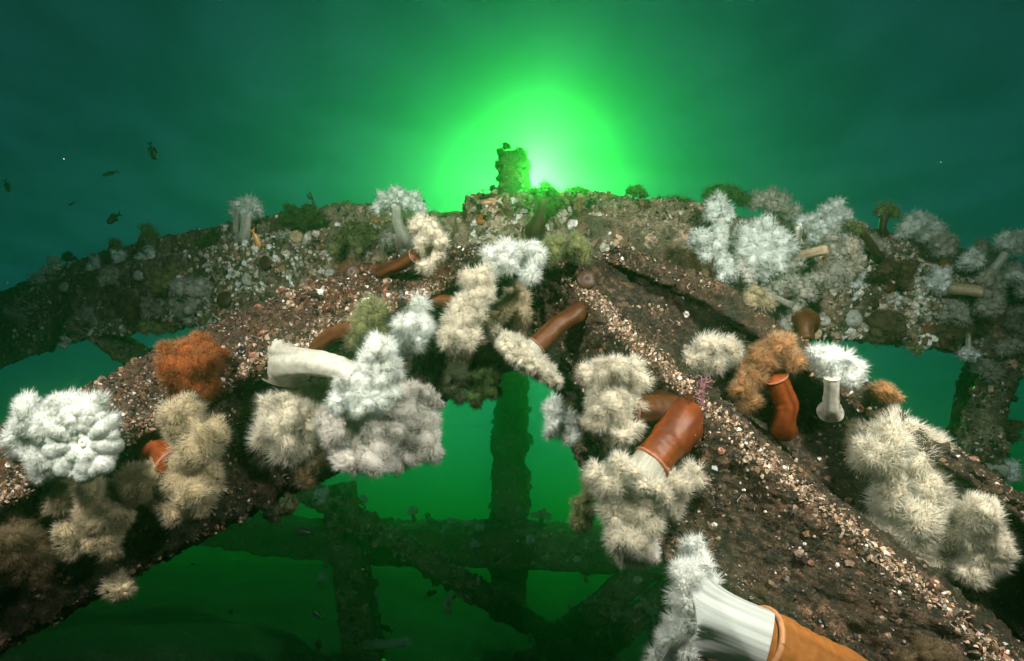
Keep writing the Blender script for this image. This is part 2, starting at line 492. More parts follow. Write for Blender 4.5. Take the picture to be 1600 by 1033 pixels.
def palette(n, cols, weights, jit=0.25):
    c = np.array(cols)[rng.choice(len(cols), n, p=np.array(weights) / np.sum(weights))]
    return np.clip(c * (1 + jit * rng.normal(size=(n, 1))), 0.01, 0.85)

SHELLS = [(0.30, 0.205, 0.14), (0.15, 0.08, 0.045), (0.065, 0.032, 0.019), (0.018, 0.010, 0.008), (0.24, 0.10, 0.065), (0.60, 0.53, 0.45)]

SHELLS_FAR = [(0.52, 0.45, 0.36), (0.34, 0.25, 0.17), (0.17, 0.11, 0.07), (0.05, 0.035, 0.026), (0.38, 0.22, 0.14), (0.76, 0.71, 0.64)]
def crust(v, f, parent, base, n_b, n_l, n_w, size, weights=(3, 4, 4, 4, 1.5, 1), clump=7.0, pal=None, ridge=None, spot=None):
    pal = pal or SHELLS
    fn = lambda p: np.clip(0.15 + 1.7 * fbm(p, clump, 3, 0.6, 51), 0.02, 1)
    if spot is not None:
        fn0 = fn; fn = lambda q: fn0(q) * np.exp(-((q - spot) ** 2).sum(1) / 0.22 ** 2)
    p, n = tri_sample(v, f, n_b, thresh=fn)
    a = stamp(*BARN, p, n, size * (0.5 + 1.5 * rng.random(n_b) ** 3), palette(n_b, pal, weights))
    p, n = tri_sample(v, f, n_l, thresh=lambda q: np.clip(0.5 + 1.0 * fbm(q, clump * 1.7, 3, 0.6, 91), 0.06, 1) * (1 if spot is None else np.exp(-((q - spot) ** 2).sum(1) / 0.22 ** 2)))
    k_ = n_l // 3
    b0 = stamp(*LUMP, p[:k_], n[:k_], size * (0.18 + 0.9 * rng.random(k_) ** 4), palette(k_, pal, (1, 4, 6, 6, 0.5, 0.3)))
    b1 = stamp(*SHARD, p[k_:], n[k_:], size * (0.22 + 1.0 * rng.random(n_l - k_) ** 3), palette(n_l - k_, pal, (2.4, 6, 6, 5, 0.6, 0.8), 0.35), tilt=0.75)
    b = (np.vstack([b0[0], b1[0]]), np.vstack([b0[1], b1[1] + len(b0[0])]), np.vstack([b0[2], b1[2]]))
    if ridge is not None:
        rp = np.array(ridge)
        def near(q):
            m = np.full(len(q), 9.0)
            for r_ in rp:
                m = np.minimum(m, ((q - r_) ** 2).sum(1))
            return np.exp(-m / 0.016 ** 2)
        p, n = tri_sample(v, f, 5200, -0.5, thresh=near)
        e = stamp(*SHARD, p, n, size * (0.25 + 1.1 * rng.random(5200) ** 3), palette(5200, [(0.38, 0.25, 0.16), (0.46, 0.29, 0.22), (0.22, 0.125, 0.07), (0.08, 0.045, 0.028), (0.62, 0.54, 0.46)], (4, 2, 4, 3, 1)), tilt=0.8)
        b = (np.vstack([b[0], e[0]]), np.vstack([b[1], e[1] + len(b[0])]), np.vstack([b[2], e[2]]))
    V = np.vstack([a[0], b[0]]); F = np.vstack([a[1], b[1] + len(a[0])]); C = np.vstack([a[2], b[2]])
    obj('barnacle_crust', mesh_from('barnacle_crust', rel(V, base), F, M_SHELL, False, C), parent, kind='stuff')
    if n_w:
        p, n = tri_sample(v, f, n_w, 0.1, thresh=lambda q: np.clip(0.3 + 1.4 * fbm(q, 5.0, 2, 0.5, 77), 0.02, 1))
        t, bt = frames(n)
        K = 12; s = 4
        ang = rng.random(n_w) * 6.28
        turn = rng.normal(size=n_w) * 0.35
        pts = [p + n * size * 0.25]
        for k in range(K - 1):
            turn = turn + rng.normal(size=n_w) * 0.28
            ang = ang + turn
            step = size * 0.30
            pts.append(pts[-1] + step * (t * np.cos(ang)[:, None] + bt * np.sin(ang)[:, None]) + n * (size * 0.05 * rng.normal(size=(n_w, 1))))
        pts = np.stack(pts, 1)
        tg = np.gradient(pts, axis=1); tg = unit(tg)
        nn = np.repeat(n[:, None], K, 1); sd = unit(np.cross(tg, nn))
        rad = (size * 0.15 * np.linspace(0.75, 1.1, K))[None, :, None]
        ring = np.stack([pts + rad * (math.cos(q) * sd + math.sin(q) * nn) for q in np.arange(s) / s * 2 * math.pi], 2)
        V = ring.reshape(-1, 3)
        i = np.arange(n_w * K * s).reshape(n_w, K, s); j = np.roll(i, -1, 2)
        F = np.stack([i[:, :-1], j[:, :-1], j[:, 1:], i[:, 1:]], -1).reshape(-1, 4)
        C = np.repeat(palette(n_w, [(0.55, 0.47, 0.37), (0.36, 0.26, 0.18), (0.45, 0.32, 0.24)], [3, 2, 1]), K * s, axis=0)
        obj('worm_tubes', mesh_from('worm_tubes', rel(V, base), F, M_SHELL, True, C), parent, kind='stuff')

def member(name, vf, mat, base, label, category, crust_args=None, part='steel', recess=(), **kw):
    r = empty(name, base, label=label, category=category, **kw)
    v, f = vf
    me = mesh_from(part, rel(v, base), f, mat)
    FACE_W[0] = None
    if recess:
        me.materials.append(M_RECESS_SHADE)  # recessed faces take the darker colour with shade painted in
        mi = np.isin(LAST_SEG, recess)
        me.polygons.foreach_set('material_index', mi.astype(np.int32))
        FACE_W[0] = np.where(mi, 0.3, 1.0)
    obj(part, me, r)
    if crust_args:
        crust(v, f, r, base, *crust_args)
    FACE_W[0] = None
    return r

def build_structure():
    RR = np.array([(850, 402, 1.64), (960, 518, 1.52), (1050, 602, 1.40), (1200, 738, 1.22), (1400, 905, 1.06), (1580, 1050, 0.95)])
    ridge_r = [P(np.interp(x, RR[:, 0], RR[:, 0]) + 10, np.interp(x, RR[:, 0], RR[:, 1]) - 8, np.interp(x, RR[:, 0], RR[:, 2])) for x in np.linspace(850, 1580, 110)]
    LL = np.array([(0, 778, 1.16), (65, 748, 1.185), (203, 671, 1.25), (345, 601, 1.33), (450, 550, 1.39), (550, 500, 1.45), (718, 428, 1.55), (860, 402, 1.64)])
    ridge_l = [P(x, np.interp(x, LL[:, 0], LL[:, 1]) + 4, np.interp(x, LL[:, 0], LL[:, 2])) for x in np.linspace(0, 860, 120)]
    vf = build_left_diagonal()
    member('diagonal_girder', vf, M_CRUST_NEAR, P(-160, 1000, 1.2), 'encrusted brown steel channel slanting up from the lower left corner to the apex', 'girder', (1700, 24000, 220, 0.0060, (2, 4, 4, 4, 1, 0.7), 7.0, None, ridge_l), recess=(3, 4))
    vf = build_right_diagonal()
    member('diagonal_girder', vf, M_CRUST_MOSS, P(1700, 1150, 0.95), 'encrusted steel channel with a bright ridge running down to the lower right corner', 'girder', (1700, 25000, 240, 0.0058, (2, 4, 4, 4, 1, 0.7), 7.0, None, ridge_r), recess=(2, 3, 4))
    vf = build_crossbeam()
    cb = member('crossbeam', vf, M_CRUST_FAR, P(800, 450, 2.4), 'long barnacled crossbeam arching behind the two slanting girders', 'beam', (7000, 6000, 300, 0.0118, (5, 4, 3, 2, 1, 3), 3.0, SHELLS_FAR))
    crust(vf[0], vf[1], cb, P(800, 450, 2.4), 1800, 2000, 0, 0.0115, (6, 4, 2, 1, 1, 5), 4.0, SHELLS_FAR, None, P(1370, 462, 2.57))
    vf = build_cap_plate()
    c = obj('cap_plate', mesh_from('cap_plate', rel(vf[0], P(800, 450, 2.4)), vf[1], M_CRUST_FAR), cb)
    crust(vf[0], vf[1], c, P(800, 450, 2.4), 700, 1500, 0, 0.0115, (2, 4, 4, 4, 1, 1), 3.0, SHELLS)
    # legs, braces and girders of the frame behind
    far = [('pillar', [(801, 440, 8.4, 25), (800, 560, 8.4, 26), (798, 700, 8.4, 27), (796, 840, 8.4, 29), (794, 960, 8.4, 31)], 14, 'tall hazy pillar standing in the gap under the apex', 'pillar', False, 0.06),
           ('leg', [(1575, 520, 2.95, 24), (1552, 620, 2.95, 23), (1525, 730, 2.95, 34), (1490, 880, 2.95, 21)], 12, 'mottled pale tube leg hanging below the right end of the crossbeam', 'support leg', False, 0.03),
           ('leg', [(1535, 530, 3.7, 13), (1520, 600, 3.7, 13), (1494, 710, 3.7, 13), (1460, 850, 3.7, 13)], 4, 'dark thin leg just behind the mottled tube leg', 'support leg', True, 0.03),
           ('brace', [(120, 495, 4.2, 16), (175, 530, 4.2, 16), (250, 580, 4.3, 16), (420, 700, 4.5, 16)], 4, 'dark slanting brace under the left end of the crossbeam', 'brace', True, 0.03),
           ('tube_brace', [(440, 735, 5.4, 19), (520, 790, 5.5, 19), (640, 860, 5.7, 18), (760, 935, 5.9, 17), (900, 1015, 6.1, 17), (1040, 1090, 6.3, 16)], 10, 'long dark tube brace slanting down through the gap to the bottom edge', 'brace', False, 0.04),
           ('far_girder', [(180, 800, 8.6, 20), (430, 836, 7.8, 24), (600, 846, 7.4, 27), (800, 850, 7.0, 28), (960, 858, 6.9, 28), (1180, 872, 6.8, 28)], 4, 'dark far girder dotted with anemones at the foot of the pillar', 'girder', True, 0.05),
           ('leg', [(530, 760, 6.6, 21), (548, 880, 6.6, 23), (568, 1000, 6.6, 25), (590, 1120, 6.6, 27)], 4, 'broad dark leg descending behind the long tube brace', 'support leg', True, 0.04),
           ('brace', [(1100, 800, 6.6, 16), (1000, 895, 6.3, 17), (860, 1015, 6.0, 18), (760, 1110, 5.8, 18)], 4, 'dim brace rising right from behind the tube brace, upper of two', 'brace', True, 0.04),
           ('brace', [(1130, 850, 5.9, 14), (1010, 950, 5.7, 14), (900, 1050, 5.5, 14), (820, 1130, 5.4, 14)], 4, 'dim brace rising right from behind the tube brace, lower of two', 'brace', True, 0.04),
           ('stub_post', [(802, 240, 3.8, 18.5), (803, 262, 3.8, 21), (804, 290, 3.8, 20.5), (803, 360, 3.8, 23)], 16, 'dark broken post stub rising above the crossbeam in front of the sun', 'post', False, 0.025),
           ('leg', [(1035, 940, 6.2, 20), (1040, 1000, 6.2, 21), (1050, 1120, 6.2, 22)], 4, 'black leg at the bottom edge beside the orange columned anemone', 'support leg', True, 0.04)]
    names = {'leg': 'support_leg', 'brace': 'brace'}
    for k, (nm, pts, sides, label, cat, sq, cell) in enumerate(far):
        vf = build_strut(pts, sides, cell, 0.02 if k != 0 else 0.05, 60 + k, sq)
        n = 1800 if k in (1, 4) else 900
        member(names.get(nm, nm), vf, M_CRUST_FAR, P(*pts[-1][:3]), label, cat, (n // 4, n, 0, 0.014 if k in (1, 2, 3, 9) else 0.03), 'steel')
build_structure()
BVH = BVHTree.FromPolygons(np.vstack(STRUCT_V).tolist(), np.vstack(STRUCT_F).tolist())

def hit(px, py, default=None):
    d = P(px, py, 1.0) - CAM
    dn = Vector(d / np.linalg.norm(d))
    loc, nrm, idx, dist = BVH.ray_cast(Vector(CAM), dn)
    if loc is None:
        return default
    return float(np.dot(np.array(loc) - CAM, FWD))

# ------------------------------------------------------------------ plumose anemones
def attr_flesh(name, trans):
    m = bpy.data.materials.new(name); m.use_nodes = True
    nt = m.node_tree; N = nt.nodes; L = nt.links
    N.remove(N['Principled BSDF'])
    a = N.new('ShaderNodeVertexColor'); a.layer_name = 'Col'
    d = N.new('ShaderNodeBsdfDiffuse'); t = N.new('ShaderNodeBsdfTranslucent')
    L.new(a.outputs['Color'], d.inputs['Color']); L.new(a.outputs['Color'], t.inputs['Color'])
    mx = N.new('ShaderNodeMixShader'); mx.inputs['Fac'].default_value = trans
    L.new(d.outputs['BSDF'], mx.inputs[1]); L.new(t.outputs['BSDF'], mx.inputs[2])
    L.new(mx.outputs['Shader'], N['Material Output'].inputs['Surface'])
    return m
M_TENT = attr_flesh('tentacle_flesh', 0.55)
M_DISC = attr_flesh('disc_flesh', 0.25)

def column_material():
    m, nt, N, L, B = newmat('column_skin')
    a = N.new('ShaderNodeVertexColor'); a.layer_name = 'Col'
    g = N.new('ShaderNodeNewGeometry')
    n = N.new('ShaderNodeTexNoise'); n.inputs['Scale'].default_value = 90; n.inputs['Detail'].default_value = 5
    L.new(g.outputs['Position'], n.inputs['Vector'])
    r = ramp(N, [(0.3, (0.6, 0.55, 0.5)), (0.7, (1, 1, 1))]); L.new(n.outputs['Fac'], r.inputs['Fac'])
    mx = N.new('ShaderNodeMix'); mx.data_type = 'RGBA'; mx.blend_type = 'MULTIPLY'; mx.inputs['Factor'].default_value = 0.8
    L.new(a.outputs['Color'], mx.inputs['A']); L.new(r.outputs['Color'], mx.inputs['B'])
    L.new(mx.outputs['Result'], B.inputs['Base Color'])
    B.inputs['Roughness'].default_value = 0.5
    B.inputs['Subsurface Weight'].default_value = 0.25
    B.inputs['Subsurface Radius'].default_value = (1.0, 0.35, 0.15)
    B.inputs['Subsurface Scale'].default_value = 0.008
    B.inputs['Specular IOR Level'].default_value = 0.22
    bp = N.new('ShaderNodeBump'); bp.inputs['Strength'].default_value = 0.25; bp.inputs['Distance'].default_value = 0.002
    L.new(n.outputs['Fac'], bp.inputs['Height']); L.new(bp.outputs['Normal'], B.inputs['Normal'])
    return m
M_COLUMN = column_material()

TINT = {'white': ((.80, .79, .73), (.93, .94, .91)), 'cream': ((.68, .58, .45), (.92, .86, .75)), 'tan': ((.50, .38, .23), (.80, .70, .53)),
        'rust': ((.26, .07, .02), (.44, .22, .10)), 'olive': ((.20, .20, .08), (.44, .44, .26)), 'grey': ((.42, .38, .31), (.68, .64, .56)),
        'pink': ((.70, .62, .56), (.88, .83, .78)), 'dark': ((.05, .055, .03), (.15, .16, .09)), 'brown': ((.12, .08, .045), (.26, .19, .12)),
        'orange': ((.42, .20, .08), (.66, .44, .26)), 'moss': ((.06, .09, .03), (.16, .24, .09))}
SKIN = {'brown': (.085, .026, .007), 'orange': (.24, .085, .018), 'white': (.40, .37, .32), 'dark': (.055, .025, .014), 'red': (.17, .036, .006), 'tan': (.42, .30, .19), 'grey': (.42, .38, .33)}

def icosphere():
    t = (1 + 5 ** 0.5) / 2
    v = np.array([[-1, t, 0], [1, t, 0], [-1, -t, 0], [1, -t, 0], [0, -1, t], [0, 1, t], [0, -1, -t], [0, 1, -t], [t, 0, -1], [t, 0, 1], [-t, 0, -1], [-t, 0, 1]], float)
    f = [[0, 11, 5], [0, 5, 1], [0, 1, 7], [0, 7, 10], [0, 10, 11], [1, 5, 9], [5, 11, 4], [11, 10, 2], [10, 7, 6], [7, 1, 8], [3, 9, 4], [3, 4, 2], [3, 2, 6], [3, 6, 8], [3, 8, 9], [4, 9, 5], [2, 4, 11], [6, 2, 10], [8, 6, 7], [9, 8, 1]]
    v = list(unit(v)); cache = {}
    nf = []
    def mid(a, b):
        k = (min(a, b), max(a, b))
        if k not in cache:
            cache[k] = len(v); v.append(unit((v[a] + v[b])[None])[0])
        return cache[k]
    for a, b, c in f:
        x, y, z = mid(a, b), mid(b, c), mid(c, a)
        nf += [[a, x, z], [b, y, x], [c, z, y], [x, y, z]]
    return np.array(v), np.array(nf)
ICO = icosphere()
ICO_LOW = (ICO[0][:12], np.array([[0, 11, 5], [0, 5, 1], [0, 1, 7], [0, 7, 10], [0, 10, 11], [1, 5, 9], [5, 11, 4], [11, 10, 2], [10, 7, 6], [7, 1, 8], [3, 9, 4], [3, 4, 2], [3, 2, 6], [3, 6, 8], [3, 8, 9], [4, 9, 5], [2, 4, 11], [6, 2, 10], [8, 6, 7], [9, 8, 1]]))

def fib_sphere(n):
    i = np.arange(n) + 0.5
    ph = np.arccos(1 - 2 * i / n); th = math.pi * (1 + 5 ** 0.5) * i
    return np.stack([np.cos(th) * np.sin(ph), np.sin(th) * np.sin(ph), np.cos(ph)], 1)

def tube(path, rad, sides, seed, wrinkle=0.045):
    """smooth tube along path (n,3) with radii; returns v, f, angle, t"""
    path = np.asarray(path, float); n = len(path)
    tg = unit(np.gradient(path, axis=0))
    ref = np.array([0.3, 0.2, 0.93]); side = np.cross(tg[0], ref); side /= np.linalg.norm(side)
    S = []; O = []
    for k in range(n):
        side = side - tg[k] * np.dot(side, tg[k]); side /= np.linalg.norm(side)
        S.append(side.copy()); O.append(np.cross(tg[k], side))
    S = np.array(S); O = np.array(O)
    th = np.arange(sides) / sides * 2 * math.pi
    T = np.linspace(0, 1, n)
    wr = 1 + wrinkle * np.sin(T[:, None] * 46 + np.sin(th * 3)[None] * 1.2 + 3 * np.sin(T[:, None] * 9)) * 0.55 + wrinkle * vnoise(np.stack(np.broadcast_arrays(np.cos(th)[None] * 2, np.sin(th)[None] * 2, T[:, None] * 6), -1).reshape(-1, 3), seed).reshape(n, sides) * 2
    r = np.asarray(rad)[:, None] * wr
    v = path[:, None] + r[..., None] * (np.cos(th)[None, :, None] * S[:, None] + np.sin(th)[None, :, None] * O[:, None])
    i = np.arange(n * sides).reshape(n, sides); j = np.roll(i, -1, 1)
    f = np.stack([i[:-1], j[:-1], j[1:], i[1:]], -1).reshape(-1, 4)
    return v.reshape(-1, 3), f, np.broadcast_to(th[None], (n, sides)).ravel(), np.broadcast_to(T[:, None], (n, sides)).ravel(), tg[-1]

def smooth_path(pts, n):
    pts = np.asarray(pts, float)
    if len(pts) == 2:
        pts = np.array([pts[0], 0.5 * (pts[0] + pts[1]), pts[1]])
    return interp_rows(pts[:, None, :], n)[:, 0] if len(pts) > 2 else pts

def spikes(p, d, l, w, fine, droop):
    n = len(p)
    t, b = frames(d)
    th = rng.random(n) * 6.28
    a1 = t * np.cos(th)[:, None] + b * np.sin(th)[:, None]; a2 = np.cross(d, a1)
    bend = (a1 * rng.normal(size=(n, 1)) * 0.35 + np.array([[0, 0, -1.0]]) * droop) * l[:, None]
    offs = [a1, -0.5 * a1 + 0.866 * a2, -0.5 * a1 - 0.866 * a2]
    w = w[:, None]; l = l[:, None]
    tip = p + d * l + bend * 0.7
    if fine:
        midp = p + d * l * 0.55 + bend * 0.22
        v = np.stack([p + o * w for o in offs] + [midp + o * w * 0.68 for o in offs] + [tip], 1)
        tf = np.array([[0, 1, 4], [0, 4, 3], [1, 2, 5], [1, 5, 4], [2, 0, 3], [2, 3, 5], [3, 4, 6], [4, 5, 6], [5, 3, 6]])
        sh = np.array([0, 0, 0, .6, .6, .6, 1.0])
    else:
        v = np.stack([p + o * w for o in offs] + [tip], 1)
        tf = np.array([[0, 1, 3], [1, 2, 3], [2, 0, 3]])
        sh = np.array([0.1, 0.1, 0.1, 1.0])
    k = v.shape[1]
    f = tf[None] + (np.arange(n) * k)[:, None, None]
    return v.reshape(-1, 3), f.reshape(-1, 3), np.tile(sh, n)

NA = [0]
def crown(root, base, blobs, tint, tl, wpx, dens, fine, lobed=True, star=0.68, fuzz=1.0):
    """blobs (n,4): centre xyz and radius in metres; px: metres per photograph pixel there"""
    rt, tp = np.array(TINT[tint][0]), np.array(TINT[tint][1])
    L = []
    for c in blobs:
        R = c[3]
        if lobed:
            k = int(rng.integers(9, 14))
            dirs = unit(fib_sphere(k) @ np.linalg.qr(rng.normal(size=(3, 3)))[0] + 0.25 * rng.normal(size=(k, 3)))
            rr = R * (0.40 + 0.16 * rng.random(k))
            kp = rng.random(k) < (0.80 if R > 0.012 else 1.0); kp[0] = True; dirs = dirs[kp]; rr = rr[kp]; k = int(kp.sum())
            L.append(np.column_stack([c[:3] + dirs * (R * (0.56 + 0.16 * rng.random(k)))[:, None], rr, np.tile(c, (k, 1))]))
        else:
            L.append(np.array([[*c[:3], R, *c]]))
    if lobed:
        L.append(np.column_stack([blobs[:, :3], blobs[:, 3] * 0.66, blobs]))
    L = np.vstack(L)
    wf = 0.85 / max(blobs[:, 3].mean(), 1e-4); wa = 0.30 * blobs[:, 3].mean() if lobed else 0.10 * blobs[:, 3].mean(); wo = rng.random(3) * 50
    def warp(x):
        q = x * wf + wo
        return x + wa * np.stack([vnoise(q, 1) + 0.5 * vnoise(q * 2.3, 4), vnoise(q, 2) + 0.5 * vnoise(q * 2.3, 5), vnoise(q, 3) + 0.5 * vnoise(q * 2.3, 6)], 1)
    # flesh under the tentacles
    IC = ICO if wpx < 0.0006 else ICO_LOW
    V = warp((L[:, None, :3] + IC[0][None] * L[:, None, 3:4]).reshape(-1, 3))
    m = len(V) // len(IC[0])
    F = (IC[1][None] + (np.arange(m) * len(IC[0]))[:, None, None]).reshape(-1, 3)
    C = rt[None] * (0.75 + 0.35 * vnoise(V * 60, 5))[:, None]
    obj('oral_disc', mesh_from('oral_disc', rel(V, base), F, M_DISC, True, np.clip(C, 0.01, 0.9)), root)
    # tentacles
    area = L[:, 3] ** 2
    n = int(np.clip(dens * 4 * math.pi * (blobs[:, 3] ** 2).sum() / wpx ** 2, 150, 140000))
    idx = rng.choice(len(L), n, p=area / area.sum())
    u = unit(rng.normal(size=(n, 3)))
    p = L[idx, :3] + u * L[idx, 3:4]
    keep = np.ones(n, bool)
    for k in range(len(L)):
        dd = ((p - L[k, :3]) ** 2).sum(1)
        keep &= (dd > (0.93 * L[k, 3]) ** 2) | (idx == k)
    inb = np.zeros(n, int)
    view = unit(CAM - p)
    keep &= ((u * view).sum(1) > -0.35)
    p = p[keep]; u = u[keep]; q = L[idx[keep]]
    ob = unit(p - q[:, 4:7])
    n = len(p)
    if n == 0:
        return
    d = unit(star * u + (1.25 - star) * ob + 0.28 * fuzz * rng.normal(size=(n, 3)))
    l = tl * wpx * (0.55 + 0.75 * rng.random(n)); w = wpx * (0.75 + 0.5 * rng.random(n)) * (0.95 if fine else 1.15)
    pw = warp(p); d = unit(warp(p + d * 0.01) - pw)
    V, F, sh = spikes(pw, d, l, w, fine, 0.06)
    tone = np.repeat(0.85 + 0.25 * rng.random(n), len(V) // n)[:, None]
    patch = (1 + 0.16 * vnoise(V * 22, 9))[:, None]
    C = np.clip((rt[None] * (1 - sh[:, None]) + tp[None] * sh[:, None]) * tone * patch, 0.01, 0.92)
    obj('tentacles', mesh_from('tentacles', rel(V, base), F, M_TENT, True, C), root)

def column(root, base, pts, r0, r1, skin, sides=28, segs=26, collar=False, foot=1.25):
    path = smooth_path(pts, segs)
    path = smooth_path(path[np.linspace(0, segs - 1, 6).astype(int)], segs)
    T = np.linspace(0, 1, segs)
    rad = r0 * (1 - T) + r1 * T
    rad = rad * (1 + (foot - 1) * 1.5 * np.exp(-T * 10)) * (1 - 0.07 * np.sin(T * math.pi))
    NA[0] += 1
    end = unit((path[-1] - path[-2])[None])[0]
    neck_pt = path[-1].copy()
    path = np.vstack([path, path[-1] + end * r1 * 0.12, path[-1] + end * r1 * 0.22, path[-1] + end * r1 * 0.27])
    rad = np.concatenate([rad, [rad[-1] * 0.9, rad[-1] * 0.6, rad[-1] * 0.02]])
    v, f, th, tt, tg = tube(path, rad, sides, NA[0])
    s = np.array(SKIN[skin])
    streak = vnoise(np.stack([np.cos(th) * 3, np.sin(th) * 3, tt * 1.6 + NA[0]], 1), NA[0]) * 0.5 + vnoise(np.stack([np.cos(th) * 14, np.sin(th) * 14, tt * 1.5], 1), NA[0] + 3) * 0.28
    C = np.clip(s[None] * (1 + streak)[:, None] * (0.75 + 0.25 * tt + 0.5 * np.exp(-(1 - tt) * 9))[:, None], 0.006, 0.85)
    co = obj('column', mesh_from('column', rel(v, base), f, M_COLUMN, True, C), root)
    if collar:
        a, b = frames(unit(tg[None]))
        ph = np.arange(29) / 28 * 2 * math.pi
        ring = neck_pt + r1 * 1.02 * (np.cos(ph)[:, None] * a + np.sin(ph)[:, None] * b)
        v, f, th, tt, _ = tube(ring, np.full(29, r1 * 0.10), 8, 3, 0.0)
        C = np.tile(np.clip(s * 1.6 + 0.06, 0, 0.8), (len(v), 1))
        obj('collar', mesh_from('collar', rel(v, base), f, M_COLUMN, True, C), co)
    return neck_pt, end

def fan(root, base, neck, axis, rn, Rr, Lc, tint, nlobe, seed, rib=0.05, fold=1.0):
    """flaring, ruffled underside of the disc; returns rim points"""
    a, b = frames(axis[None]); a = a[0]; b = b[0]
    n, s = 26, 180
    th = np.arange(s) / s * 2 * math.pi; t = np.linspace(0, 1, n)
    T, TH = np.meshgrid(t, th, indexing='ij')
    r = np.random.default_rng(seed)
    ph = r.random(4) * 6.28
    ruff = 0.13 * np.cos(nlobe * TH + ph[0]) + 0.08 * np.cos((nlobe + 2) * TH + ph[1]) + 0.06 * np.cos(2 * TH + ph[2])
    ruff = ruff * fold
    R = rn * (1 - T) + 0 * T + (rn + (Rr - rn) * T ** 1.25) * T
    sn = vnoise(np.stack([np.cos(TH).ravel() * 11, np.sin(TH).ravel() * 11, T.ravel() * 0.8], 1), seed).reshape(n, s) + 0.6 * vnoise(np.stack([np.cos(TH).ravel() * 24, np.sin(TH).ravel() * 24, T.ravel() * 1.2], 1), seed + 1).reshape(n, s)
    R = R * (1 + ruff * T ** 1.5) * (1 + rib * sn * T * 0.7)
    ax = -0.25 * rn * (1 - T) ** 4 + Lc * np.sin(T * 1.75) / math.sin(1.57) * (1 + 0.35 * T * np.cos(nlobe * TH + ph[3]) * 0.5)
    v = neck + R[..., None] * (np.cos(TH)[..., None] * a + np.sin(TH)[..., None] * b) + ax[..., None] * axis
    i = np.arange(n * s).reshape(n, s); j = np.roll(i, -1, 1)
    f = np.stack([i[:-1], j[:-1], j[1:], i[1:]], -1).reshape(-1, 4)
    rt, tp = np.array(TINT[tint][0]), np.array(TINT[tint][1])
    st = 0.5 + 0.28 * sn + 0.2 * vnoise(np.stack([TH.ravel() * 9, T.ravel() * 2, 0 * T.ravel()], 1), seed).reshape(n, s)
    C = (0.5 * rt + 0.5 * tp)[None] * (0.30 + 0.42 * st.reshape(-1, 1))
    obj('capitulum', mesh_from('capitulum', rel(v.reshape(-1, 3), base), f, M_DISC, True, np.clip(C, 0.01, 0.9)), root)
    return v[-1], v[-4], axis

def anemone(label, tint, blobs, base=None, d=None, lift=None, path=None, rad=None, skin=None, group=None, tl=11.5, dens=None, fine=None,
            lobed=True, fan_=None, collar=None, name='plumose_anemone', fuzz=1.0, wide=1.0, category='anemone', foot=1.25, star=0.68, fold=1.0):
    """pixel description -> a thing standing on the steel. blobs [(px,py,r)], base (px,py), path [(px,py)...] of the column"""
    B = np.array(blobs, float) if blobs else np.zeros((0, 3))
    ctr = (B[:, :2] * B[:, 2:3]).sum(0) / B[:, 2].sum() if len(B) else None
    if base is None:
        base = path[0] if path else tuple(ctr)
    d0 = d if d is not None else hit(*base, default=1.6)
    rmax = B[:, 2].max() if len(B) else rad[1] * 1.5
    mp = d0 / FPX
    if lift is None:
        lift = rmax * mp * (1.05 if path is None else 1.2)
    dc = d0 - lift
    mp = dc / FPX
    far = d0 > 2.0
    if fine is None:
        fine = False
    if dens is None:
        dens = 0.05 if not far else 0.06
    wpx = mp * 0.28 * wide if not far else mp * 0.44 * wide
    tlen = tl * mp / wpx
    b3 = P(*base, d0 + 0.01)
    props = dict(label=label, category=category)
    if group:
        props['group'] = group
    root = empty(name, b3, **props)
    if path:
        ds = np.linspace(d0 - 0.3 * lift, dc, len(path))
        pts = [P(path[0][0] + 0.12 * (path[0][0] - path[1][0]), path[0][1] + 0.12 * (path[0][1] - path[1][1]), d0 + 0.02)] + [P(p[0], p[1], q) for p, q in zip(path, ds)]
        r0, r1 = rad[0] * d0 / FPX, rad[1] * mp
    else:
        pts = [b3, P(ctr[0], ctr[1], dc + 0.2 * rmax * mp)]
        r0 = r1 = (rad[0] if rad else 0.36 * rmax) * mp
        if np.linalg.norm(pts[1] - pts[0]) < 0.01:
            pts[1] = pts[0] - FWD * 0.015
    if collar is None:
        collar = bool(path) and not far
    sd = 28 if not far else 14
    neck, axis = column(root, b3, pts, r0, r1, skin or ('brown' if tint not in ('white', 'dark', 'moss') else ('white' if tint == 'white' else 'dark')), sd, 26 if not far else 12, collar, foot)
    bl = []
    if fan_:
        Rr, Lc, nl = fan_[0] * mp, fan_[1] * mp, fan_[2]
        if len(fan_) > 3:
            axis = unit((RIGHT * fan_[3] - UP * fan_[4] + FWD * fan_[5])[None])[0]
        rim, inner, ax = fan(root, b3, neck, axis, r1, Rr, Lc, tint, nl, len(label) * 7 + 1, fold=fold, rib=0.05 if fold == 1 else 0.018)
        k = 22 if fold == 1 else 40
        for j in np.linspace(0, len(rim), k, endpoint=False).astype(int):
            bl.append([*(rim[j] * 0.75 + inner[j] * 0.25 + ax * 0.10 * Rr), Rr * (0.15 + 0.07 * rng.random()) * (1.0 if fold == 1 else 0.45)])
        cen = rim.mean(axis=0)
        for j in range(9 if fold == 1 else 4):
            e = rng.normal(size=3); e -= ax * np.dot(e, ax); e = e / (np.linalg.norm(e) + 1e-9)
            bl.append([*(cen + e * Rr * 0.5 * math.sqrt(rng.random()) + ax * (0.12 if fold == 1 else -0.12) * Rr), Rr * (0.30 if fold == 1 else 0.2)])
    for (x, y, r) in B:
        dj = rng.normal() * 0.22 * r * mp
        bl.append([*P(x, y, dc + dj), r * mp])
    crown(root, b3, np.array(bl), tint, tlen, wpx, dens, fine, lobed, star, fuzz)
    return root

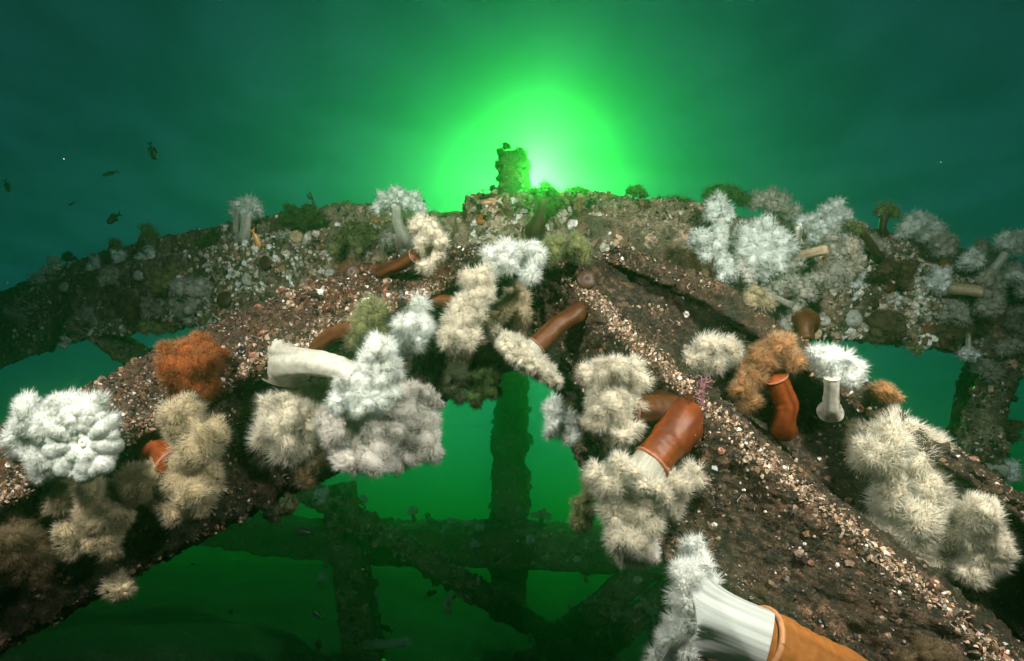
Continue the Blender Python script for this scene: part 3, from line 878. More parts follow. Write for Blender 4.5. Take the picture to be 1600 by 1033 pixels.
def closed_anemone(label, px, py, r, skin, group=None, d=None):
    d0 = d if d is not None else hit(px, py, default=2.6)
    mp = d0 / FPX
    b3 = P(px, py, d0 + 0.01)
    props = dict(label=label, category='anemone')
    if group: props['group'] = group
    root = empty('closed_anemone', b3, **props)
    ax = unit((-FWD + 0.25 * UP + 0.2 * RIGHT * rng.normal())[None])[0]
    T = np.linspace(0, 1, 14)
    path = b3 + ax[None] * (T[:, None] * r * mp * 1.15)
    rad = r * mp * np.concatenate([np.sqrt(np.clip(1 - (T[:11] - 0.38) ** 2 / 0.42, 0.05, 1)), [0.30, 0.16, 0.01]])
    path[11:] -= ax[None] * (np.array([0.05, 0.16, 0.22])[:, None] * r * mp)
    NA[0] += 1
    v, f, th, tt, _ = tube(path, rad, 22, NA[0], 0.05)
    C = np.array(SKIN[skin])[None] * (0.9 + 0.18 * np.sin(tt * 40) * 0.4 + 0.15 * vnoise(np.stack([np.cos(th) * 4, np.sin(th) * 4, tt * 3], 1), 4))[:, None]
    obj('column', mesh_from('column', rel(v, b3), f, M_COLUMN, True, np.clip(C, .01, .85)), root)
    mo = b3 + ax * r * mp * 0.93
    ph = np.arange(17) / 16 * 2 * math.pi
    a, b = frames(ax[None])
    v, f, th, tt, _ = tube(mo + r * mp * 0.13 * (np.cos(ph)[:, None] * a + np.sin(ph)[:, None] * b), np.full(17, r * mp * 0.05), 6, 2, 0)
    obj('mouth_rim', mesh_from('mouth_rim', rel(v, b3), f, M_COLUMN, True, np.tile(np.array(SKIN[skin]) * 0.7, (len(v), 1))), root)

A = anemone
# ---- on the left slanting girder
A('white frilly anemone at the far left edge, beside the flower-shaped one', 'white', [(48, 648, 26), (42, 688, 26), (62, 726, 22), (78, 668, 24), (105, 634, 26), (145, 640, 24), (170, 662, 16)], base=(90, 690), lift=0.05)
_fl = [(130 + R_ * math.cos(a + o_), 692 + R_ * math.sin(a + o_) * 1.02, r_) for (R_, n_, r_, o_) in ((47, 9, 12.5, 0.1), (37, 9, 11, 0.1), (47, 9, 8, 0.45), (25, 9, 9, 0.1)) for a in np.arange(n_) * 2 * math.pi / n_]
_fr = A('open white flower-shaped anemone with scalloped rim and central mouth at far left', 'white', _fl, base=(130, 700), lift=0.09, tl=4.5, lobed=False, fuzz=0.9, dens=0.07)
def flower_mouth(root):
    d_ = hit(130, 700) - 0.09; mp = d_ / FPX; b3 = np.array(root.location)
    th = np.linspace(0, 2 * math.pi, 33)
    for rr, wd, nm, c_ in ((15, 10, 'inner_disc', (0.86, 0.84, 0.78)), (4, 3.4, 'mouth', (0.84, 0.78, 0.66))):
        ring = np.array([P(130 + rr * math.cos(t), 692 + rr * math.sin(t), d_ - (0.004 if rr < 10 else -0.006)) for t in th])
        v, f, a_, t_, _ = tube(ring, np.full(33, wd * mp), 10, 4, 0.06)
        obj(nm, mesh_from(nm, rel(v, b3), f, M_DISC, True, np.tile(np.array(c_), (len(v), 1))), root)
flower_mouth(_fr)
A('tan anemone drooping below the white flower-shaped one', 'tan', [(105, 772, 34), (150, 776, 36), (175, 812, 30), (128, 822, 38), (110, 855, 24), (165, 850, 26)], base=(135, 800), skin='brown')
A('large tan and cream anemone with a drooping fringe and rust column, left girder', 'tan', [(282, 650, 32), (306, 690, 38), (290, 735, 42), (245, 745, 42), (212, 758, 26), (315, 770, 26), (272, 785, 26), (330, 740, 18)], path=[(228, 690), (250, 712), (270, 728)], rad=(26, 24), skin='red', lift=0.09)
A('rust orange shaggy anemone on top of the left girder', 'rust', [(298, 572, 40), (275, 560, 24), (325, 560, 24), (285, 600, 22), (318, 598, 24), (300, 545, 22)], base=(300, 578), lift=0.04, skin='orange', fuzz=1.5)
A('dim tan anemone cut by the left edge below the girder lip', 'brown', [(20, 850, 38), (45, 880, 30), (5, 890, 34), (30, 820, 24)], base=(20, 860))
A('small tan stub anemone under the lower edge of the left girder', 'tan', [(178, 915, 15), (192, 922, 12)], base=(178, 905), skin='orange', lift=0.03)
A('white columned anemone lying out sideways with a pure white crown, left girder', 'white', [(597, 548, 22), (606, 578, 24), (583, 560, 18), (568, 592, 26), (548, 628, 24), (528, 635, 16), (580, 628, 26), (602, 610, 20), (540, 600, 18)],
  path=[(452, 566), (490, 566), (528, 574), (556, 588)], rad=(25, 19), skin='white', lift=0.06, foot=1.45, tl=11)
A('greyish white anemone with long loose tentacles below the white columned one, left side', 'cream', [(428, 640, 26), (458, 630, 26), (418, 672, 22), (448, 668, 30), (484, 655, 26), (448, 700, 20), (478, 690, 20)], base=(450, 660), tl=17)
A('pinkish grey anemone with curled tentacles hanging at the lower edge of left girder', 'pink', [(535, 680, 30), (568, 690, 32), (545, 715, 22), (590, 710, 28), (520, 660, 20), (600, 680, 26)], base=(560, 670), d=1.47, lift=0.07, tl=11)
A('large pale grey anemone drooping over the gap, edge lit green', 'pink', [(630, 632, 30), (665, 630, 24), (640, 670, 36), (660, 690, 26), (612, 660, 26), (632, 710, 24), (655, 655, 28)], base=(640, 630), d=1.53, lift=0.05, tl=10)
A('small brown fuzzy anemone tucked between the white column and grey crown', 'tan', [(502, 606, 16), (508, 622, 14)], base=(505, 615), lift=0.03)
A('dark brown small anemone under the lower edge of the left girder', 'brown', [(485, 735, 22), (500, 720, 16)], base=(485, 715), d=1.45, lift=0.03)
A('olive tan anemone with a glossy brown column above the white columned one', 'olive', [(582, 488, 20), (572, 512, 22), (590, 520, 16), (560, 535, 14)], path=[(492, 546), (518, 524), (556, 512)], rad=(13, 13), skin='brown', lift=0.06, tl=14)
A('small bright white anemone in the middle of the left girder', 'white', [(652, 482, 20), (636, 508, 22), (662, 512, 16), (632, 530, 17), (655, 532, 14)], base=(640, 500), lift=0.07, tl=14)
A('tall cream anemone with a brown column near the apex', 'cream', [(744, 436, 22), (748, 460, 22), (735, 480, 24), (718, 500, 24), (706, 528, 20), (728, 522, 20)], path=[(668, 472), (695, 470), (722, 474)], rad=(10, 11), skin='brown', lift=0.07, tl=11)
A('pale twin lobed anemone crowning the apex of the two girders', 'white', [(768, 402, 15), (790, 396, 18), (812, 396, 16), (834, 400, 17), (826, 424, 15), (795, 414, 14), (775, 416, 12)], base=(795, 425), skin='brown', lift=0.07, tl=12)
A('dim tan anemone in the shade just under the apex', 'tan', [(805, 468, 22), (780, 490, 20), (812, 490, 16)], base=(795, 480), lift=0.05, tl=10)
A('brown columned anemone bent left below the apex, its pale fan facing down', 'cream', [], path=[(905, 488), (872, 508), (838, 540)], rad=(16, 16), skin='brown', lift=0.05, fan_=(56, 18, 4, -0.60, 0.76, 0.12), tl=8)
A('dark anemone hanging under the apex with a green lit rim', 'moss', [(752, 595, 20), (768, 605, 18), (745, 618, 18), (765, 585, 12)], base=(745, 590), d=1.58, lift=0.02, tl=7)
A('black shaded anemone hanging beside the green rimmed one', 'dark', [(712, 612, 18), (718, 585, 18), (700, 595, 14)], base=(712, 590), d=1.58, lift=0.02, tl=7)
# ---- on the right slanting girder
A('cream anemone with dark pits and mottled brown column, upper right girder', 'cream', [(955, 582, 26), (990, 590, 22), (938, 610, 26), (962, 625, 30), (985, 640, 22), (940, 650, 26), (972, 672, 26), (925, 590, 16)], path=[(1040, 640), (1015, 640), (985, 640)], rad=(26, 22), skin='brown', lift=0.07, tl=12)
A('small white anemone left of the pitted cream one, over the gap', 'white', [(868, 640, 16), (885, 662, 20), (862, 662, 16), (890, 682, 14)], path=[(930, 655), (908, 660), (890, 662)], rad=(9, 8), skin='tan', d=1.5, lift=0.06, tl=10)
A('big anemone with fat glossy red brown column hanging from the right girder', 'cream', [(935, 742, 20), (955, 762, 24), (985, 762, 26), (1018, 768, 26), (1050, 760, 24), (1082, 740, 17), (975, 800, 32), (1010, 805, 28), (985, 838, 30), (1000, 860, 22), (1045, 785, 20), (965, 735, 14)],
  path=[(1066, 662), (1045, 690), (1018, 722)], rad=(37, 29), skin='red', lift=0.06, fan_=(46, 26, 6, -0.55, 0.83, -0.05), tl=14, foot=1.1)
A('pink tinged grey anemone lobe below the big red brown columned one', 'pink', [(1000, 850, 24), (980, 868, 16), (1020, 860, 14)], base=(1000, 850), d=1.33, lift=0.03, tl=10)
A('olive green anemone peeping out left of the big hanging one', 'olive', [(915, 790, 18), (908, 815, 15), (922, 765, 14)], base=(915, 790), d=1.42, lift=0.0, tl=10)
A('pale green white anemone in the dark recess of the right girder', 'cream', [(1082, 562, 18), (1105, 545, 20), (1135, 545, 18), (1148, 560, 13), (1108, 572, 18), (1130, 568, 14)], base=(1115, 560), lift=0.06, tl=13)
A('orange tan anemone with sparse tentacles and a red column in the recess', 'orange', [(1218, 545, 22), (1195, 560, 20), (1180, 585, 18), (1160, 605, 16), (1168, 630, 14), (1235, 560, 16)], path=[(1222, 668), (1228, 630), (1212, 590)], rad=(20, 18), skin='red', lift=0.05, tl=12, dens=0.08)
A('white anemone standing upright on a pale column, right girder edge', 'white', [(1292, 560, 16), (1315, 565, 18), (1338, 578, 14), (1275, 552, 10), (1330, 596, 12), (1300, 578, 14)], path=[(1298, 640), (1299, 618), (1300, 590)], rad=(14, 11), skin='grey', d=1.27, lift=0.04, tl=12)
A('small orange anemone behind the rim of the right girder', 'orange', [(1380, 612, 15), (1395, 622, 12)], base=(1385, 635), lift=0.0, tl=8)
A('huge elongated cream anemone sprawling across the right girder', 'cream', [(1400, 690, 42), (1380, 715, 34), (1425, 735, 46), (1450, 770, 44), (1400, 770, 34), (1440, 815, 48), (1400, 850, 36), (1430, 880, 40), (1475, 850, 38), (1485, 805, 32), (1385, 885, 16), (1492, 850, 30), (1360, 712, 26)], base=(1430, 790), lift=0.10, tl=16, skin='red', dens=0.07, star=0.95, wide=1.25)
A('tan anemone partly hidden behind the top of the huge cream one', 'tan', [(1360, 680, 30), (1345, 715, 24), (1375, 660, 22), (1350, 745, 16)], base=(1365, 700), lift=0.03, tl=12)
A('cream tan anemone right of the huge one, near the right edge', 'cream', [(1530, 805, 28), (1546, 838, 30), (1535, 870, 26), (1518, 895, 18), (1515, 835, 20)], base=(1530, 840), lift=0.16, tl=13)
A('big anemone with orange column and white folded disc at the bottom edge', 'white', [(1080, 902, 15), (1066, 935, 17), (1060, 975, 17), (1066, 1012, 19)], path=[(1410, 1120), (1335, 1078), (1262, 1040), (1186, 1000)], rad=(60, 48), skin='orange', d=1.0, lift=0.06, fan_=(102, 112, 4, -1.0, -0.26, 0.42), tl=15, foot=1.0, fold=1.7)
A('dim tan anemone at the bottom edge right of the orange column', 'brown', [(1450, 1025, 24), (1480, 1032, 20), (1420, 1035, 16)], base=(1450, 1020), lift=0.03, tl=8)

# ---- on the crossbeam and the frame behind, right side
CR = 'anemones crowding the right half of the crossbeam'
def F(label, tint, blobs, **k):
    k.setdefault('tl', 8.0)
    return A(label, tint, blobs, **k)
F('white bottle-shaped anemone with a pitted crown at the left end of the right cluster', 'white', [(1120, 322, 18), (1135, 335, 14), (1110, 335, 12)], path=[(1122, 395), (1130, 370), (1125, 340)], rad=(14, 12), skin='grey', d=2.3, lift=0.06)
F('white shaggy anemone above the dark girder, leftmost of the right cluster', 'white', [(1098, 372, 18), (1112, 392, 20), (1128, 405, 18), (1122, 372, 16), (1135, 425, 16)], base=(1115, 395), d=2.2, lift=0.05)
F('large white anemone riddled with dark pits in the right cluster', 'white', [(1165, 368, 22), (1190, 358, 20), (1212, 372, 20), (1180, 395, 24), (1210, 405, 22), (1160, 395, 16), (1228, 390, 16), (1195, 425, 16)], base=(1190, 395), d=2.3, lift=0.10)
F('pinkish anemone below the large pitted white one', 'pink', [(1150, 425, 14), (1168, 430, 15), (1155, 415, 10)], base=(1160, 425), d=2.25, lift=0.08)
F('grey tan anemone right of the pitted white one above a white stub', 'grey', [(1225, 430, 18), (1240, 415, 16), (1215, 450, 15), (1240, 445, 14)], path=[(1262, 448), (1250, 442), (1236, 434)], rad=(8, 8), skin='white', d=2.3, lift=0.08)
F('brownish anemone with a thin white column lying low in the right cluster', 'tan', [(1180, 465, 18), (1195, 475, 16), (1168, 480, 13)], path=[(1232, 476), (1216, 468), (1198, 462)], rad=(6, 6), skin='white', d=2.2, lift=0.07)
F('long grey anemone drooping beside the small white stub, above the gap', 'grey', [(1268, 440, 13), (1258, 465, 15), (1245, 490, 15), (1232, 505, 13)], base=(1250, 480), d=2.25, lift=0.05)
F('small bare white tube anemone pointing up in the right cluster', 'white', [(1248, 352, 4)], path=[(1243, 392), (1246, 372), (1248, 355)], rad=(7, 6), skin='white', d=2.3, lift=0.08, tl=3)
F('brown columned anemone pointing right with a grey drooping crown', 'grey', [(1300, 380, 13), (1310, 400, 15), (1305, 425, 16), (1285, 435, 12), (1312, 440, 12)], path=[(1238, 402), (1265, 396), (1292, 390)], rad=(9, 8), skin='tan', d=2.35, lift=0.12)
F('white ruffled anemone standing above the crossbeam beside the brown stalk', 'white', [(1290, 332, 13), (1305, 328, 14), (1318, 342, 13), (1300, 350, 14), (1325, 355, 9)], base=(1310, 370), d=2.55, lift=0.05)
F('cream anemone right of the drooping grey crown on the beam top', 'cream', [(1330, 385, 13), (1332, 405, 14), (1325, 425, 11), (1338, 420, 9)], base=(1332, 405), d=2.5, lift=0.06)
F('small white wrinkled anemone on the lit face of the crossbeam', 'white', [(1342, 432, 9), (1338, 444, 8)], base=(1340, 438), tl=3)
F('pale anemone behind the white tube on the beam top', 'white', [(1262, 348, 15), (1280, 360, 14), (1272, 375, 12)], base=(1268, 372), d=2.5, lift=0.04)
F('grey anemone behind the dark diagonal stalk on the beam top', 'grey', [(1358, 380, 13), (1372, 388, 12)], base=(1365, 388), d=2.6, lift=0.04)
F('thin dark stalked anemone leaning left above the lit beam face', 'olive', [(1340, 358, 9), (1330, 352, 8)], path=[(1372, 398), (1358, 378), (1345, 362)], rad=(6, 6), skin='dark', d=2.5, lift=0.06)
F('reddish brown column of a closed anemone where the dark girder meets the beam', 'brown', [(1262, 520, 9)], path=[(1258, 505), (1258, 518), (1260, 530)], rad=(16, 12), skin='brown', d=2.15, lift=0.03, tl=3)
closed_anemone('round white closed anemone like a ball on the lit beam face', 1330, 500, 14, 'white')
closed_anemone('small white closed anemone at the lower edge left of the ball', 1288, 503, 9, 'white')
closed_anemone('pale stub closed anemone hanging at the beam corner over the gap', 1272, 522, 10, 'tan', d=2.25)
closed_anemone('dark brown closed anemone on the lit beam face above the ball', 1362, 475, 9, 'dark')
closed_anemone('dark red closed anemone beside the white barnacle cluster', 1385, 450, 10, 'brown')
closed_anemone('dark closed anemone at the top of the lit beam face', 1372, 415, 11, 'dark')
F('round brown anemone hanging from the lower edge of the lit beam face', 'brown', [(1378, 505, 20), (1395, 515, 18), (1372, 522, 15), (1400, 500, 14)], base=(1388, 508), tl=7)
F('brown anemone on top of the lit beam face, left of two', 'brown', [(1378, 425, 14), (1388, 415, 12)], base=(1380, 425))
F('brown anemone on top of the lit beam face, right of two', 'brown', [(1412, 425, 14), (1420, 415, 11), (1412, 440, 10)], base=(1414, 425))
F('bunch of white finger-like growths on the lit beam face', 'white', [(1398, 460, 5), (1405, 466, 5), (1402, 474, 5), (1395, 470, 4)], base=(1400, 468), tl=2, lobed=False)
F('round white flower anemone on the beam right of the lit face', 'white', [(1462, 432, 16), (1470, 445, 13), (1455, 446, 12), (1475, 430, 10)], base=(1465, 438))
F('anemone with thick brown column pointing right and a ragged grey crown', 'grey', [(1542, 435, 14), (1550, 455, 16), (1545, 480, 15), (1556, 440, 12)], path=[(1482, 450), (1508, 452), (1535, 455)], rad=(11, 10), skin='tan', d=2.7, lift=0.10)
F('grey anemone under the thick brown column, left of two', 'grey', [(1490, 480, 14), (1500, 495, 14), (1480, 495, 11)], base=(1490, 488))
F('grey anemone under the thick brown column, right of two', 'brown', [(1522, 498, 15), (1535, 510, 13), (1510, 515, 12)], base=(1522, 505))
F('dark anemone low on the beam near the mottled leg', 'brown', [(1490, 525, 14), (1475, 520, 12)], base=(1485, 522))
F('white anemone hanging head down on a thin white stalk under the beam', 'white', [(1512, 554, 9), (1522, 556, 8), (1504, 552, 7)], path=[(1512, 515), (1513, 530), (1513, 548)], rad=(5, 4), skin='white', d=2.75, lift=0.05)
F('small green tinged anemone hanging under the lit beam face', 'olive', [(1425, 540, 8), (1434, 546, 8)], base=(1425, 530), d=2.6, lift=0.0)
closed_anemone('dark closed anemone hanging under the beam beside the green tinged one', 1472, 538, 9, 'dark', d=2.6)
F('dark stalked anemone with a green fan standing on the beam skyline', 'olive', [(1378, 330, 9), (1390, 326, 9), (1398, 334, 8)], path=[(1379, 362), (1380, 348), (1384, 334)], rad=(6, 6), skin='dark', d=2.75, lift=0.02)
F('broad pale green anemone on the skyline right of the dark stalked one', 'white', [(1422, 352, 15), (1440, 346, 16), (1460, 356, 15), (1440, 365, 15), (1412, 365, 9)], base=(1440, 375), d=2.8, lift=0.03)
F('pale anemone with rusty stalk on the skyline near the right edge', 'grey', [(1468, 380, 14), (1485, 378, 13), (1478, 390, 12)], path=[(1475, 412), (1476, 402), (1478, 390)], rad=(7, 7), skin='orange', d=2.7, lift=0.04)
F('pale anemone lower than the rusty stalked one on the beam top', 'white', [(1510, 408, 12), (1525, 410, 12), (1518, 400, 10)], base=(1518, 412), d=2.7, lift=0.04)
F('grey green anemone on the skyline left of the white stalked one', 'grey', [(1535, 388, 14), (1550, 395, 13), (1545, 410, 12)], base=(1540, 405), d=2.85, lift=0.03)
F('white stalked anemone leaning right at the right edge skyline', 'white', [(1572, 378, 15), (1588, 384, 14), (1595, 372, 12)], path=[(1545, 432), (1558, 415), (1572, 396)], rad=(8, 7), skin='white', d=2.7, lift=0.05)
F('white anemone cut by the right edge below the white stalked one', 'white', [(1590, 430, 16), (1598, 450, 15), (1582, 415, 10)], base=(1592, 440), d=2.8, lift=0.04)
F('grey anemone cut by the right edge at the beam end', 'grey', [(1588, 490, 15), (1598, 515, 15), (1580, 510, 11)], base=(1590, 505), d=2.85, lift=0.03)
F('white anemone pointing right low on the mottled leg', 'white', [(1578, 728, 10), (1584, 738, 9), (1580, 746, 8)], path=[(1530, 728), (1548, 732), (1570, 735)], rad=(11, 11), skin='white', d=2.9, lift=0.03)
F('small grey anemone on the mottled leg below the beam', 'grey', [(1540, 575, 13), (1552, 585, 12)], base=(1545, 580), d=2.9, lift=0.03)
F('dark anemone on the right side of the mottled leg', 'brown', [(1580, 680, 12), (1586, 665, 10)], base=(1565, 672), d=2.95, lift=0.02)
F('pale anemone at the top of the mottled leg', 'grey', [(1570, 545, 13), (1585, 540, 12)], base=(1575, 545), d=2.85, lift=0.03)
# ---- top of the crossbeam, middle
F('bushy green black growth on the skyline left of the right cluster', 'moss', [(1112, 305, 13), (1130, 300, 13), (1148, 304, 12), (1160, 312, 10)], base=(1135, 330), d=2.55, lift=0.02)
F('pale grey anemones massed on the skyline behind the pitted white one', 'grey', [(1180, 312, 14), (1200, 308, 15), (1222, 318, 15), (1238, 332, 12), (1205, 325, 14)], base=(1205, 345), d=2.6, lift=0.03)
F('dark lacy growth at the right end of the cap plate', 'moss', [(1035, 318, 10), (1052, 315, 11), (1068, 318, 9), (1050, 328, 10)], base=(1050, 335), d=2.45, lift=0.03)
F('dark bristly anemone low on the skyline, farther from the post stub of two', 'moss', [(985, 300, 8), (996, 296, 8), (1004, 302, 7)], base=(993, 308), d=2.45, lift=0.0, tl=4)
F('dark bristly anemone low on the skyline, nearer the post stub of two', 'moss', [(892, 300, 8), (904, 298, 9), (915, 301, 8)], base=(903, 308), d=2.45, lift=0.0, tl=4)
F('green black stalked anemone in front of the sun right of the post stub', 'moss', [(836, 300, 9), (850, 296, 10), (862, 302, 9), (870, 320, 12), (860, 330, 11)], path=[(838, 358), (846, 335), (850, 310)], rad=(13, 11), skin='dark', d=2.3, lift=0.06)
F('olive twin lobed anemone just right of the apex', 'olive', [(868, 380, 17), (862, 395, 14), (902, 382, 17), (908, 396, 14), (885, 392, 14)], base=(885, 400), lift=0.08, tl=8)
F('white mushroom-shaped anemone on a tall stalk, skyline left of the cap plate', 'white', [(600, 312, 13), (622, 306, 15), (645, 312, 13), (655, 325, 10), (592, 325, 10), (612, 318, 12), (634, 318, 12)], path=[(632, 372), (622, 350), (621, 322)], rad=(11, 8), skin='grey', d=2.4, lift=0.07, tl=6)
F('pale collapsed anemone at the foot of the mushroom-shaped one', 'grey', [(605, 380, 13), (618, 368, 14), (630, 385, 10)], base=(612, 382), lift=0.05)
F('pale olive anemone right of the mushroom-shaped one', 'cream', [(655, 352, 15), (672, 360, 16), (660, 380, 14), (680, 395, 14), (668, 415, 12), (690, 378, 12)], path=[(600, 424), (622, 415), (648, 400)], rad=(11, 11), skin='brown', lift=0.10, tl=8)
F('wide olive tan anemone left of the mushroom-shaped one', 'olive', [(530, 372, 14), (552, 362, 16), (572, 358, 14), (585, 370, 13), (560, 382, 14), (520, 388, 10)], base=(552, 375), lift=0.07, tl=8)
F('dark green round anemone on the skyline left of the olive ones', 'moss', [(460, 330, 16), (482, 336, 16), (470, 350, 14), (450, 342, 12), (500, 348, 10)], base=(475, 348), d=2.85, lift=0.03, tl=6)
F('white anemone with twin pale stalks on the skyline, left side', 'white', [(378, 324, 13), (395, 322, 14), (388, 334, 12), (404, 330, 9)], path=[(382, 370), (384, 355), (386, 335)], rad=(10, 8), skin='grey', d=3.05, lift=0.04)
F('thin second stalk with small crown beside the white twin stalks', 'white', [(368, 332, 8), (372, 322, 7)], path=[(369, 362), (369, 350), (370, 338)], rad=(5, 5), skin='grey', d=3.1, lift=0.02)
F('teal white low anemone right of the thin stalk on the beam top', 'grey', [(440, 368, 8), (452, 366, 7)], base=(446, 372), tl=5)
F('dim green anemone on the beam top left of the white twin stalks', 'moss', [(335, 375, 13), (318, 380, 11), (350, 372, 11)], base=(335, 382), lift=0.03)
closed_anemone('brown closed anemone on the beam below the dark green round one', 465, 372, 11, 'tan')
closed_anemone('small white closed anemone high on the beam face', 479, 378, 6, 'white')
closed_anemone('pale spiral closed anemone on the left beam face', 392, 438, 12, 'white')
closed_anemone('pale closed anemone where the left girder top meets the beam', 516, 428, 8, 'white')
closed_anemone('black closed anemone on the left beam face', 420, 412, 12, 'dark')
closed_anemone('black closed anemone in the hollow above the left girder', 356, 470, 13, 'dark')
closed_anemone('black closed anemone on the left girder near the beam', 553, 428, 13, 'dark')
closed_anemone('rusty closed anemone on the beam face below the cap plate', 752, 345, 9, 'orange')
closed_anemone('black shining closed anemone beside the ridge near the apex', 915, 440, 16, 'dark')
# ---- left end of the crossbeam
F('grey anemone with small dark pits on the left beam face', 'grey', [(285, 450, 18), (310, 452, 18), (325, 465, 14), (300, 478, 15), (330, 445, 12)], base=(305, 460), lift=0.08, tl=5)
F('dim grey green anemone left of the pitted grey one', 'olive', [(255, 438, 16), (270, 430, 14), (245, 450, 13)], base=(258, 442), lift=0.05, tl=5)
F('pale grey anemone hanging low under the left beam face', 'grey', [(285, 485, 15), (300, 495, 13), (275, 470, 12)], base=(288, 482), lift=0.05, tl=5)
F('dark grey round anemone on the left beam face over the green gap', 'brown', [(205, 485, 17), (190, 475, 14), (215, 500, 13)], base=(203, 485), lift=0.05, tl=5)
F('dim grey anemone right of the dark round one over the gap', 'grey', [(235, 475, 12), (248, 485, 11), (232, 490, 9)], base=(240, 482), lift=0.04, tl=5)
F('teal anemone low on the beam near the left edge', 'grey', [(140, 492, 12), (128, 498, 11), (150, 500, 9)], base=(140, 495), lift=0.04, tl=5)
F('pale green anemone hanging in the gap under the left beam', 'olive', [(230, 512, 11), (250, 515, 11), (270, 512, 9)], base=(245, 500), d=3.6, lift=0.02, tl=4)
F('small pale green anemone drifting below the left beam end', 'white', [(103, 530, 8), (100, 540, 6)], base=(105, 520), d=4.3, lift=0.0, tl=4)
F('yellow green stalked anemone on the left skyline, taller of two', 'olive', [(230, 358, 9), (238, 366, 10), (228, 372, 8)], path=[(217, 395), (220, 382), (226, 368)], rad=(7, 6), skin='dark', d=3.85, lift=0.02)
F('yellow green stalked anemone on the left skyline, shorter of two', 'olive', [(176, 380, 7), (184, 386, 8)], path=[(170, 405), (172, 395), (176, 386)], rad=(6, 5), skin='dark', d=4.1, lift=0.02)
F('pale teal anemone under the taller yellow green stalk', 'white', [(232, 390, 9), (225, 402, 10), (240, 400, 9)], base=(230, 402), lift=0.04, tl=4)
F('pale round teal anemone on the left beam top, right of two', 'white', [(190, 402, 11), (180, 398, 8)], base=(190, 408), lift=0.03, tl=4)
F('pale round teal anemone on the left beam top, left of two', 'white', [(152, 410, 12), (142, 418, 9)], base=(150, 415), lift=0.03, tl=4)
F('grey anemone on the beam below the pale round teal ones', 'grey', [(175, 428, 14), (188, 436, 12), (165, 438, 10)], base=(175, 432), lift=0.03, tl=5)
F('pale anemone on the left skyline near the beam end, higher of two', 'white', [(85, 408, 9), (90, 416, 8), (74, 424, 9)], base=(85, 420), d=4.5, lift=0.04, tl=4)
F('pale anemone on the left skyline near the beam end, lower of two', 'white', [(62, 434, 10), (50, 438, 7), (82, 436, 9)], base=(65, 442), d=4.6, lift=0.04, tl=4)
F('dim dark anemone on the left skyline behind the pale ones', 'moss', [(105, 402, 8), (115, 410, 8)], base=(110, 415), d=4.5, lift=0.0, tl=4)
F('dim teal anemone at the left edge of the beam', 'grey', [(20, 490, 14), (40, 500, 12), (60, 480, 12)], base=(35, 490), lift=0.04, tl=5)
closed_anemone('pale closed anemone on the beam below the stalked ones', 220, 432, 9, 'white')
closed_anemone('dim pale closed anemone on the beam near the left end', 103, 450, 8, 'grey')
closed_anemone('dim pale closed anemone low on the beam over the gap', 210, 496, 8, 'grey')
# ---- shaded under the left girder
F('dark anemone with brown stalk hanging under the left girder, green edges', 'dark', [(430, 800, 14), (450, 790, 13), (415, 790, 12)], base=(430, 780), d=1.45, lift=0.0, tl=7)
F('pale green anemone at the upper end of the long tube brace', 'white', [(498, 772, 8), (508, 770, 8), (503, 780, 7)], base=(505, 785), d=5.4, lift=0.03, tl=3)
F('dark anemone cap on the upper end of the tube brace', 'moss', [(522, 768, 9), (528, 778, 8)], base=(520, 785), d=5.45, lift=0.0, tl=3)
F('dark anemone bump halfway down the tube brace', 'moss', [(752, 910, 9), (748, 918, 8)], base=(752, 930), d=5.85, lift=0.03, tl=3)
F('pale curled anemone hanging under the middle of the tube brace', 'cream', [(702, 936, 7), (696, 946, 6), (700, 955, 5)], base=(712, 930), d=5.7, lift=0.02, tl=3)
F('small pale anemone low on the tube brace', 'white', [(830, 990, 6), (830, 998, 6)], base=(835, 990), d=5.95, lift=0.03, tl=2)
F('pale bare tube anemone sticking out at the bottom edge', 'white', [(634, 1002, 6), (638, 1006, 5)], path=[(586, 1008), (610, 1007), (632, 1003)], rad=(7, 7), skin='white', d=6.4, lift=0.08, tl=2)
FG = [(566, 782, 9, 'pale anemone standing on the left of the far girder', 'white'), (645, 800, 9, 'pale tall anemone on the far girder left of the pillar', 'white'), (668, 806, 5, 'dark small anemone next to the pale tall one', 'moss'),
      (705, 815, 7, 'pale anemone on the far girder, first of the row of three', 'white'), (730, 820, 8, 'pale anemone on the far girder, second of the row of three', 'white'), (750, 826, 7, 'pale anemone on the far girder, third of the row of three', 'white'),
      (697, 825, 6, 'small pale anemone just below the row of three', 'white'), (742, 852, 9, 'pale branching anemone on the far girder face', 'white'), (785, 862, 7, 'dim anemone on the girder face left under the pillar', 'grey'),
      (828, 845, 8, 'pale anemone at the foot of the pillar, right side', 'white'), (860, 860, 5, 'small round anemone right of the pillar foot', 'grey'), (900, 875, 7, 'pale anemone low at the right part of the far girder', 'white'),
      (915, 897, 8, 'brightest pale anemone at the lower edge of the far girder', 'white'), (880, 862, 6, 'dim anemone between the pillar foot and the hanging olive one', 'grey'), (925, 860, 6, 'dim anemone at the right end of the far girder', 'grey'),
      (508, 872, 9, 'dim anemone on the broad dark leg, upper one', 'grey'), (503, 903, 9, 'pale anemone on the broad dark leg, lower one', 'white'), (553, 928, 6, 'faint round anemone on the front of the broad dark leg', 'grey'),
      (1005, 925, 8, 'pale anemone on the dim upper brace', 'grey'), (1018, 957, 8, 'pale anemone on the dim lower brace', 'grey'), (890, 945, 4, 'tiny pale anemone on the dim upper brace', 'white')]
